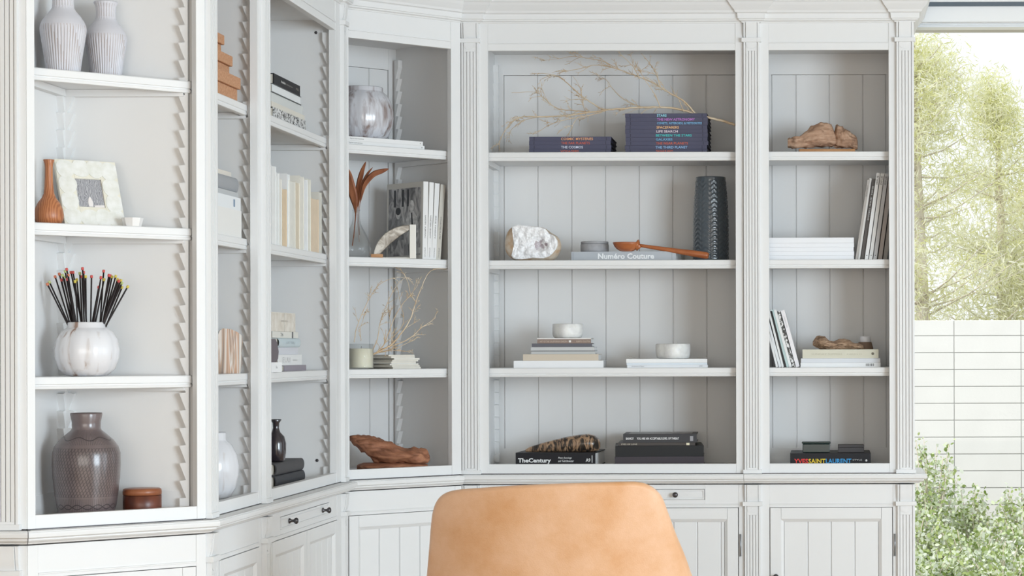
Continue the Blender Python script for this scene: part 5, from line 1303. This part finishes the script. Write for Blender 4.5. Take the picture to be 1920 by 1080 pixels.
# bottom: big brown scratched vase and round wooden box
z = Zs(3)
t = thing('patterned_vase', 'large brown glazed vase with scratched crosshatch pattern on the lowest left shelf', 'vase', atpx(161.5, 3066, z))
m, nt, b = newmat('scratched_brown_glaze')
tc = nt.nodes.new('ShaderNodeTexCoord'); sx = nt.nodes.new('ShaderNodeSeparateXYZ'); nt.links.new(tc.outputs['Object'], sx.inputs[0])
at = nt.nodes.new('ShaderNodeMath'); at.operation = 'ARCTAN2'; nt.links.new(sx.outputs['Y'], at.inputs[0]); nt.links.new(sx.outputs['X'], at.inputs[1])
def math_(op, a, b_=None):
    n_ = nt.nodes.new('ShaderNodeMath'); n_.operation = op
    for i_, v in enumerate((a, b_)):
        if v is None: continue
        if isinstance(v, (int, float)): n_.inputs[i_].default_value = v
        else: nt.links.new(v, n_.inputs[i_])
    return n_.outputs[0]
zc = math_('MULTIPLY', sx.outputs['Z'], 1/S)
ang_ = math_('MULTIPLY', at.outputs[0], 60)
wob = math_('MULTIPLY', math_('SINE', math_('MULTIPLY', zc, 0.045)), 4.0)
l1 = math_('SINE', math_('ADD', math_('ADD', ang_, wob), math_('MULTIPLY', zc, 0.5)))
l2 = math_('SINE', math_('SUBTRACT', ang_, math_('MULTIPLY', zc, 1.15)))
l3 = math_('SINE', math_('MULTIPLY', zc, 2.2))
mxv = math_('MAXIMUM', l1, l2)
inb = math_('MULTIPLY', math_('GREATER_THAN', zc, 26), math_('LESS_THAN', zc, 92))
up_ = math_('MULTIPLY', math_('GREATER_THAN', zc, 96), math_('LESS_THAN', zc, 116))
lo_ = math_('LESS_THAN', zc, 24)
v1 = math_('MULTIPLY', math_('GREATER_THAN', mxv, 0.72), inb)
vert = math_('GREATER_THAN', math_('SINE', math_('MULTIPLY', at.outputs[0], 100)), 0.75)
v2 = math_('MULTIPLY', vert, math_('ADD', up_, lo_))
wv = math_('ABSOLUTE', math_('SUBTRACT', math_('MULTIPLY', math_('SINE', math_('MULTIPLY', at.outputs[0], 9)), 3.0), math_('SUBTRACT', zc, 13)))
wv2 = math_('ABSOLUTE', math_('ADD', math_('MULTIPLY', math_('SINE', math_('MULTIPLY', at.outputs[0], 9)), 3.0), math_('SUBTRACT', zc, 13)))
wv3 = math_('ABSOLUTE', math_('SUBTRACT', math_('MULTIPLY', math_('SINE', math_('MULTIPLY', at.outputs[0], 7)), 2.2), math_('SUBTRACT', zc, 104)))
v3 = math_('MAXIMUM', math_('LESS_THAN', math_('MINIMUM', wv, wv2), 0.7), math_('LESS_THAN', wv3, 0.6))
lines = math_('MAXIMUM', math_('MULTIPLY', math_('MAXIMUM', v1, v2), 0.75), v3)
mixc = nt.nodes.new('ShaderNodeMix'); mixc.data_type = 'RGBA'
mixc.inputs[6].default_value = (0.20,0.155,0.155,1); mixc.inputs[7].default_value = (0.065,0.05,0.052,1)
nt.links.new(lines, mixc.inputs[0])
ng = nt.nodes.new('ShaderNodeTexNoise'); ng.inputs['Scale'].default_value = 25; nt.links.new(tc.outputs['Object'], ng.inputs['Vector'])
mm = nt.nodes.new('ShaderNodeMix'); mm.data_type = 'RGBA'; mm.blend_type = 'MULTIPLY'; mm.inputs[0].default_value = 0.5
nt.links.new(mixc.outputs[2], mm.inputs[6]); nt.links.new(ng.outputs['Fac'], mm.inputs[7]); nt.links.new(mm.outputs[2], b.inputs['Base Color'])
b.inputs['Roughness'].default_value = 0.3; b.inputs['Coat Weight'].default_value = 0.5; b.inputs['Coat Roughness'].default_value = 0.12
MB().lathe([(33,0),(36,2),(38.5,12),(41,28),(43.5,50),(44.5,68),(44.3,84),(41.5,93),(35,102),(26,110),(20,115),(18.6,118),(18.8,126),(21,136.5),(20.6,138.5),(18.4,137),(16,120)], 72).obj('vase_body', m, t, recalc=False)
t = thing('round_wooden_box', 'round dark red-brown wooden box with a lighter lid on the lowest left shelf', 'box', atpx(266, 3098, z))
MB().lathe([(24.5,0),(25.5,1),(25.5,24.6),(24.8,25)], 44).obj('box_body', ramped('walnut_box', [(0.3,(0.06,0.016,0.009)),(0.7,(0.15,0.04,0.02))], scale=(1,1,.25), nscale=40, rough=.35), t)
MB().lathe([(24.8,25.4),(25.6,25.8),(25.8,30),(25,33.4),(23,34.5),(.4,34.7)], 44).obj('box_lid', ramped('lid_wood', [(0.3,(0.20,0.06,0.025)),(0.7,(0.36,0.13,0.055))], scale=(1,.25,1), nscale=40, rough=.35), t)
# ------------------------------------------------------------------ leather chair, seen from behind
LEATH = plain('tan_leather', (0.62,0.32,0.12), 0.42, 0.45, c2=(0.52,0.24,0.075), vscale=7, bump=0.25, bscale=260)
def leather():
    m, nt, b = newmat('tan_leather')
    tc = nt.nodes.new('ShaderNodeTexCoord')
    n1 = nt.nodes.new('ShaderNodeTexNoise'); n1.inputs['Scale'].default_value = 5; n1.inputs['Detail'].default_value = 8; n1.inputs['Roughness'].default_value = 0.65
    nt.links.new(tc.outputs['Object'], n1.inputs['Vector'])
    r = nt.nodes.new('ShaderNodeValToRGB'); r.color_ramp.elements[0].position = .32; r.color_ramp.elements[1].position = .68
    r.color_ramp.elements[0].color = (0.60,0.30,0.125,1); r.color_ramp.elements[1].color = (0.75,0.47,0.30,1)
    nt.links.new(n1.outputs['Fac'], r.inputs[0]); nt.links.new(r.outputs[0], b.inputs['Base Color'])
    n2 = nt.nodes.new('ShaderNodeTexNoise'); n2.inputs['Scale'].default_value = 380; nt.links.new(tc.outputs['Object'], n2.inputs['Vector'])
    n3 = nt.nodes.new('ShaderNodeTexNoise'); n3.inputs['Scale'].default_value = 9; n3.inputs['Detail'].default_value = 3; nt.links.new(tc.outputs['Object'], n3.inputs['Vector'])
    ad = nt.nodes.new('ShaderNodeMath'); ad.operation = 'MULTIPLY_ADD'; ad.inputs[1].default_value = 4.0
    nt.links.new(n3.outputs['Fac'], ad.inputs[0]); nt.links.new(n2.outputs['Fac'], ad.inputs[2])
    bp = nt.nodes.new('ShaderNodeBump'); bp.inputs['Strength'].default_value = .25; bp.inputs['Distance'].default_value = .0015
    nt.links.new(ad.outputs[0], bp.inputs['Height']); nt.links.new(bp.outputs[0], b.inputs['Normal'])
    b.inputs['Roughness'].default_value = .46; b.inputs['Specular IOR Level'].default_value = .5; b.inputs['Sheen Weight'].default_value = .15
    return m
LEATH = leather()
dC = 3035.0
t = thing('leather_chair', 'tan leather shell chair with a rounded curved back, in front of the bookcase', 'chair', (wx(1033, dC), wy(dC), 0))
kc = D0/dC
ox = wx(1033, dC)/S
def cu_(px): return (px-1555)/kc - ox
topz = zz(1100, 902.5, dC)/S
# outline of the back (photo columns / rows), from lower left over the top to lower right
OL = [(779,1120),(783,1080),(789,1030),(794,985),(799,958),(808,938),(824,924),(850,916),(900,911),(960,906.5),(1030,903.5),(1100,902),(1160,901.5),(1195,903),(1218,912),(1236,931),(1247,960),(1262,1005),(1277,1045),(1288,1080),(1298,1120)]
def chair_shell():
    nu, nv = 44, 30; thk = 17.0
    # left / right edge columns by row
    def edge(y, left):
        pts = [(yy, xx) for xx, yy in (OL[:10] if left else OL[11:])]
        pts.sort()
        if y <= pts[0][0]: return pts[0][1]
        for a, b_ in zip(pts, pts[1:]):
            if a[0] <= y <= b_[0]: return a[1]+(b_[1]-a[1])*(y-a[0])/(b_[0]-a[0]+1e-9)
        return pts[-1][1] + (y-pts[-1][0])*(-0.05 if left else 0.16)
    rows = []
    zt_ = topz; zs_ = 1.2/S - 0.0
    H = 0.47/S     # back height above the seat shell
    def front(s_, v):  # s in -1..1, v 0 top .. 1 seat; returns x,y,z of the outer (rear) skin
        y_img = 902 + v*(H*kc)
        # superellipse top: columns from edges
        l, r = edge(min(y_img, 1118), True), edge(min(y_img, 1118), False)
        l += (0 if y_img < 1118 else -0.02*(y_img-1118)); 
        x = cu_(l + (r-l)*(s_+1)/2)
        return x
    vs_ = []; fs = []
    import bisect
    # parametrise with polar-like grid: rows follow a rounded rectangle outline
    W0 = [cu_(x) for x, _ in OL]; Z0 = [zz(x, y, dC)/S for x, y in OL]
    zbot = 0.36/S
    outline = [(cu_(812), zbot), (cu_(788), zbot+70)] + list(zip(W0, Z0)) + [(cu_(1292), zbot+70), (cu_(1262), zbot)]
    # smooth outline
    P = [Vector(p) for p in outline]; Q = []
    n = len(P)
    for i in range(n-1):
        p0, p1, p2, p3 = P[max(i-1,0)], P[i], P[i+1], P[min(i+2,n-1)]
        for s_ in range(4):
            u = s_/4; Q.append(0.5*((2*p1)+(-p0+p2)*u+(2*p0-5*p1+4*p2-p3)*u*u+(-p0+3*p1-3*p2+p3)*u**3))
    Q.append(P[-1]); N = len(Q)
    cxm = (cu_(783)+cu_(1288))/2; cen = Vector((cxm, zbot + 90))
    R = 16
    wmax = (cu_(1288)-cu_(783))/2
    def ysurf(x, z):
        s_ = (x-cxm)/wmax; h = max(0.0, (z-zbot)/(topz-zbot))
        wrap = 62*abs(s_)**2.3            # sides come forward (away from the camera)
        recl = -26*h**1.3 + 10            # back reclines towards the camera
        return wrap + recl
    def ring(sc_, dy, inset):
        out = []
        for q in Q:
            p = cen + (q-cen)*sc_
            out.append((p.x, ysurf(p.x, p.y) + dy, p.y))
        return out
    rings = []
    for j in range(R+1): rings.append(ring(0.04 + 0.93*(j/R), 0.0, 0))
    # rounded rim to the inner skin
    for a in (18, 36, 54, 72, 90, 108, 126, 144, 162):
        an = math.radians(a); rings.append(ring(0.97 + 0.03*math.sin(an), thk/2*(1-math.cos(an)), 0))
    for j in range(R+1): rings.append(ring(0.97 - 0.93*(j/R), thk, 0))
    m = MB(); vs_ = [p for rg in rings for p in rg]
    for j in range(len(rings)-1):
        for i in range(N-1): fs.append((j*N+i, j*N+i+1, (j+1)*N+i+1, (j+1)*N+i))
    # close the bottom edge and both centres
    for j in range(len(rings)-1): fs.append((j*N+N-1, j*N, (j+1)*N, (j+1)*N+N-1))
    fs.append([i for i in range(N)][::-1]); fs.append([(len(rings)-1)*N+i for i in range(N)])
    m.add(vs_, fs, 0, True)
    return m, cxm, zbot, wmax
sm, cxm, zbot, wmax = chair_shell()
sm.obj('backrest', LEATH, t)
# seat, swivel base
st = MB(); N = 40
pts = []
for i in range(N):
    a = 2*math.pi*i/N; c, s_ = math.cos(a), math.sin(a); e = 0.62
    pts.append((cxm + (wmax-12)*math.copysign(abs(c)**e, c), 160 + 135*math.copysign(abs(s_)**e, s_)))
zs = 0.40/S
vs_ = []; fs = []
for (sc_, z_) in ((.75,-26),(.92,-20),(1.0,-8),(1.0,8),(.95,18),(.8,22),(.4,20),(.05,19)):
    for (x, y) in pts: vs_.append((cxm+(x-cxm)*sc_, 160+(y-160)*sc_, zs+z_))
for j in range(7):
    for i in range(N): fs.append((j*N+i, j*N+(i+1)%N, (j+1)*N+(i+1)%N, (j+1)*N+i))
fs += [list(range(N))[::-1], [7*N+i for i in range(N)]]
st.add(vs_, fs, 0, True); st.obj('seat', LEATH, t)
STL = plain('brushed_steel_base', (0.5,0.5,0.5), 0.3, 0.5, metal=1)
M_ = Matrix.Translation((cxm, 160, 0))
MB().lathe([(16,40),(14,60),(14,190),(22,206)], 28, M=M_).obj('pedestal', STL, t)
for i in range(4):
    a = math.radians(45+90*i); e = Vector((math.cos(a), math.sin(a), 0))
    MB().tube([M_ @ (e*8+Vector((0,0,52))), M_ @ (e*80+Vector((0,0,34))), M_ @ (e*165+Vector((0,0,12))), M_ @ (e*170+Vector((0,0,8)))], [13,10,8,7.9], 12).obj('leg', STL, t)

# ------------------------------------------------------------------ outdoors
dB_ = 8014.0; sp = dB_/D0*S
GZ = -0.12
ZTOP = EYE + (HY-600.2)*sp
M_blk = plain('white_painted_block', (0.71,0.71,0.70), 0.85, 0.2, vary=0.04, vscale=6, bump=0.3, bscale=60)
M_mort = plain('block_joint', (0.36,0.36,0.35), 0.9, 0.1)
bl = MB(); jx = (1789-VX)*sp; bw_ = 125.5*sp; bh = 31.6*sp
rn = random.Random(5)
zt2 = ZTOP; first = True; row = 0
yF = wy(dB_)
while zt2 > GZ-0.05:
    h = (29 if row == 0 else 31.7)*sp
    for i in range(-9, 14):
        x0 = jx + i*bw_; g = 0.0021
        bl.box(x0+g, x0+bw_-g, yF+rn.uniform(0,.002), yF+0.10, zt2-h+g, zt2-(g if row else 0))
    zt2 -= h; row += 1
o = bl.obj('block_wall', M_blk, scale=1, bevel=1.2); tag(o, 'white stack-bond block garden wall outside the glass door', 'wall')
MB().box(jx-9*bw_, jx+14*bw_, yF+0.006, yF+0.19, GZ-0.1, ZTOP-0.004).obj('mortar', M_mort, o, scale=1)
gd = MB().box(-12, 16, YB+0.3, 40, GZ-0.25, GZ).obj('ground', plain('garden_soil', (0.42,0.40,0.33), 0.9, 0.1, vary=0.3, vscale=4), scale=1); gd['kind'] = 'structure'
gd.name = 'floor_garden'

def leafmat(name, c1, c2, tr=0.35):
    m, nt, b = newmat(name)
    oi = nt.nodes.new('ShaderNodeTexNoise'); oi.inputs['Scale'].default_value = 9; tc = nt.nodes.new('ShaderNodeTexCoord'); nt.links.new(tc.outputs['Object'], oi.inputs['Vector'])
    r = nt.nodes.new('ShaderNodeValToRGB'); r.color_ramp.elements[0].position = .38; r.color_ramp.elements[1].position = .62
    r.color_ramp.elements[0].color = col4(c1); r.color_ramp.elements[1].color = col4(c2); nt.links.new(oi.outputs['Fac'], r.inputs[0])
    nt.links.new(r.outputs[0], b.inputs['Base Color']); b.inputs['Roughness'].default_value = .6
    t_ = nt.nodes.new('ShaderNodeBsdfTranslucent'); nt.links.new(r.outputs[0], t_.inputs[0])
    mx = nt.nodes.new('ShaderNodeMixShader'); mx.inputs[0].default_value = tr
    nt.links.new(b.outputs[0], mx.inputs[1]); nt.links.new(t_.outputs[0], mx.inputs[2]); nt.links.new(mx.outputs[0], nt.nodes['Material Output'].inputs[0])
    return m
M_bark = plain('bark', (0.62,0.56,0.47), 0.9, 0.1)
def leaves(mb, pts, size, rnd, shape='round', mats=2, up=0.3):
    for p in pts:
        a = Vector((rnd.gauss(0,1), rnd.gauss(0,1), rnd.gauss(0,1)*.7+up)).normalized(); b_ = a.cross(Vector((rnd.gauss(0,1), rnd.gauss(0,1), rnd.gauss(0,1)))).normalized(); c = a.cross(b_)
        s_ = size*rnd.uniform(.6,1.3)
        if shape == 'round':
            q = [p - b_*s_, p - b_*s_*.35 + c*s_*.6, p + b_*s_*.45 + c*s_*.5, p + b_*s_ , p + b_*s_*.45 - c*s_*.5, p - b_*s_*.35 - c*s_*.6]
        else:
            q = [p - b_*s_*1.8, p + c*s_*.22, p + b_*s_*1.8, p - c*s_*.22]
        mb.add(q, [tuple(range(len(q)))], rnd.randrange(mats))
SH1 = leafmat('shrub_leaf_pale', (0.60,0.70,0.42), (0.74,0.80,0.62)); SH2 = leafmat('shrub_leaf_green', (0.20,0.29,0.07), (0.46,0.55,0.22)); SH3 = leafmat('shrub_leaf_silver', (0.66,0.72,0.60), (0.80,0.84,0.76))
shr = [(0.56,5.5,.80,.20,'tall loose shrub against the block wall, right beside the bookcase edge'), (0.84,5.7,.52,.24,'bushy light green shrub in front of the block wall, middle of the view'), (1.14,5.6,.56,.26,'leafy pale shrub at the right picture edge before the block wall'),
       (0.42,4.9,.56,.22,'green shrub just right of the bookcase base, in the middle row of planting'), (0.74,4.8,.42,.26,'low pale shrub in the centre of the middle row of planting'), (1.05,4.9,.46,.26,'low shrub at the right end of the middle row of planting'), (0.47,4.1,.34,.28,'silvery low shrub closest to the glass door, left of its neighbour'), (0.86,4.0,.34,.30,'silvery low shrub closest to the glass door, at the right picture edge')]
for i, (x, y, h, r_, lab) in enumerate(shr):
    rnd = random.Random(100+i); t = thing('garden_shrub', lab, 'shrub', (x, y, GZ), (0,0,0), 'shrubs planted before the block wall')
    st_ = MB(); pts = []
    for s_ in range(30):
        a = rnd.uniform(0, 2*math.pi); rr = r_*math.sqrt(rnd.random()); hh = h*rnd.uniform(.55,1.08)*(1-.25*(rr/r_)**2); 
        e = Vector((math.cos(a)*rr, math.sin(a)*rr*.8, hh)); mid = Vector((e.x*.5, e.y*.5, hh*.55)); b0_ = Vector((e.x*.15, e.y*.15, 0))
        st_.tube([b0_, mid, e], [.006,.004,.002], 4)
        for q in range(95):
            f = rnd.uniform(.12,1.0)**.8; p = (b0_.lerp(mid, f*2) if f < .5 else mid.lerp(e, f*2-1)); sg = .05 if f < .85 else .022
            pts.append(p + Vector((rnd.gauss(0,sg), rnd.gauss(0,sg), rnd.gauss(0,.02))))
    st_.obj('stems', M_bark, t, scale=1, recalc=False)
    lf = MB(); leaves(lf, pts, .0135, rnd, 'round', 3, up=.6); lf.obj('foliage', [SH1, SH2, SH3] if i in (1, 4, 5) else ([SH2, SH1, SH3] if i < 4 else [SH3, SH1, SH2]), t, scale=1, recalc=False)
T1 = leafmat('feathery_leaf', (0.66,0.67,0.30), (0.86,0.86,0.62), .5); T2 = leafmat('feathery_leaf_pale', (0.80,0.80,0.58), (0.88,0.88,0.78), .5)  # leaf colours paled to carry the washed-out glare outdoors
trs = [(0.60,8.4,3.75,.75,'feathery yellow-green tree behind the block wall, nearest the bookcase edge'), (1.25,9.4,3.45,.55,'feathery tree with a pointed crown behind the wall, middle of the view'), (1.75,9.0,3.05,.7,'feathery yellow-green tree behind the wall, at the right picture edge'), (2.6,10.5,3.3,1.0,'broad feathery tree farther right behind the block wall')]
for i, (x, y, h, r_, lab) in enumerate(trs):
    rnd = random.Random(200+i); t = thing('feathery_tree', lab, 'tree', (x, y, GZ), (0,0,0), 'trees behind the block wall')
    tk = MB(); tk.tube([(0,0,0),(.05,0,h*.4),(0,.04,h*.8),(0,0,h*.93)], [.07,.05,.02,.004], 8); pts = []
    for s_ in range(90):
        z0 = h*rnd.uniform(.12,.93); a = rnd.uniform(0,2*math.pi); L_ = r_*(1-(z0/h)**2.2)*rnd.uniform(.6,1.15)+.1
        b0_ = Vector((0,0,z0)); e = Vector((math.cos(a)*L_, math.sin(a)*L_, z0+L_*rnd.uniform(.1,.6))); tk.tube([b0_, b0_.lerp(e,.5)+Vector((0,0,-.03)), e], [.008,.005,.002], 4)
        for q in range(300):
            f = rnd.uniform(.15,1.0); pts.append(b0_.lerp(e, f)+Vector((rnd.gauss(0,.085), rnd.gauss(0,.085), rnd.gauss(0,.085))))
    tk.obj('trunk', M_bark, t, scale=1, recalc=False)
    lf = MB(); leaves(lf, pts, .018, rnd, 'needle', 2); lf.obj('foliage', [T1, T2], t, scale=1, recalc=False)
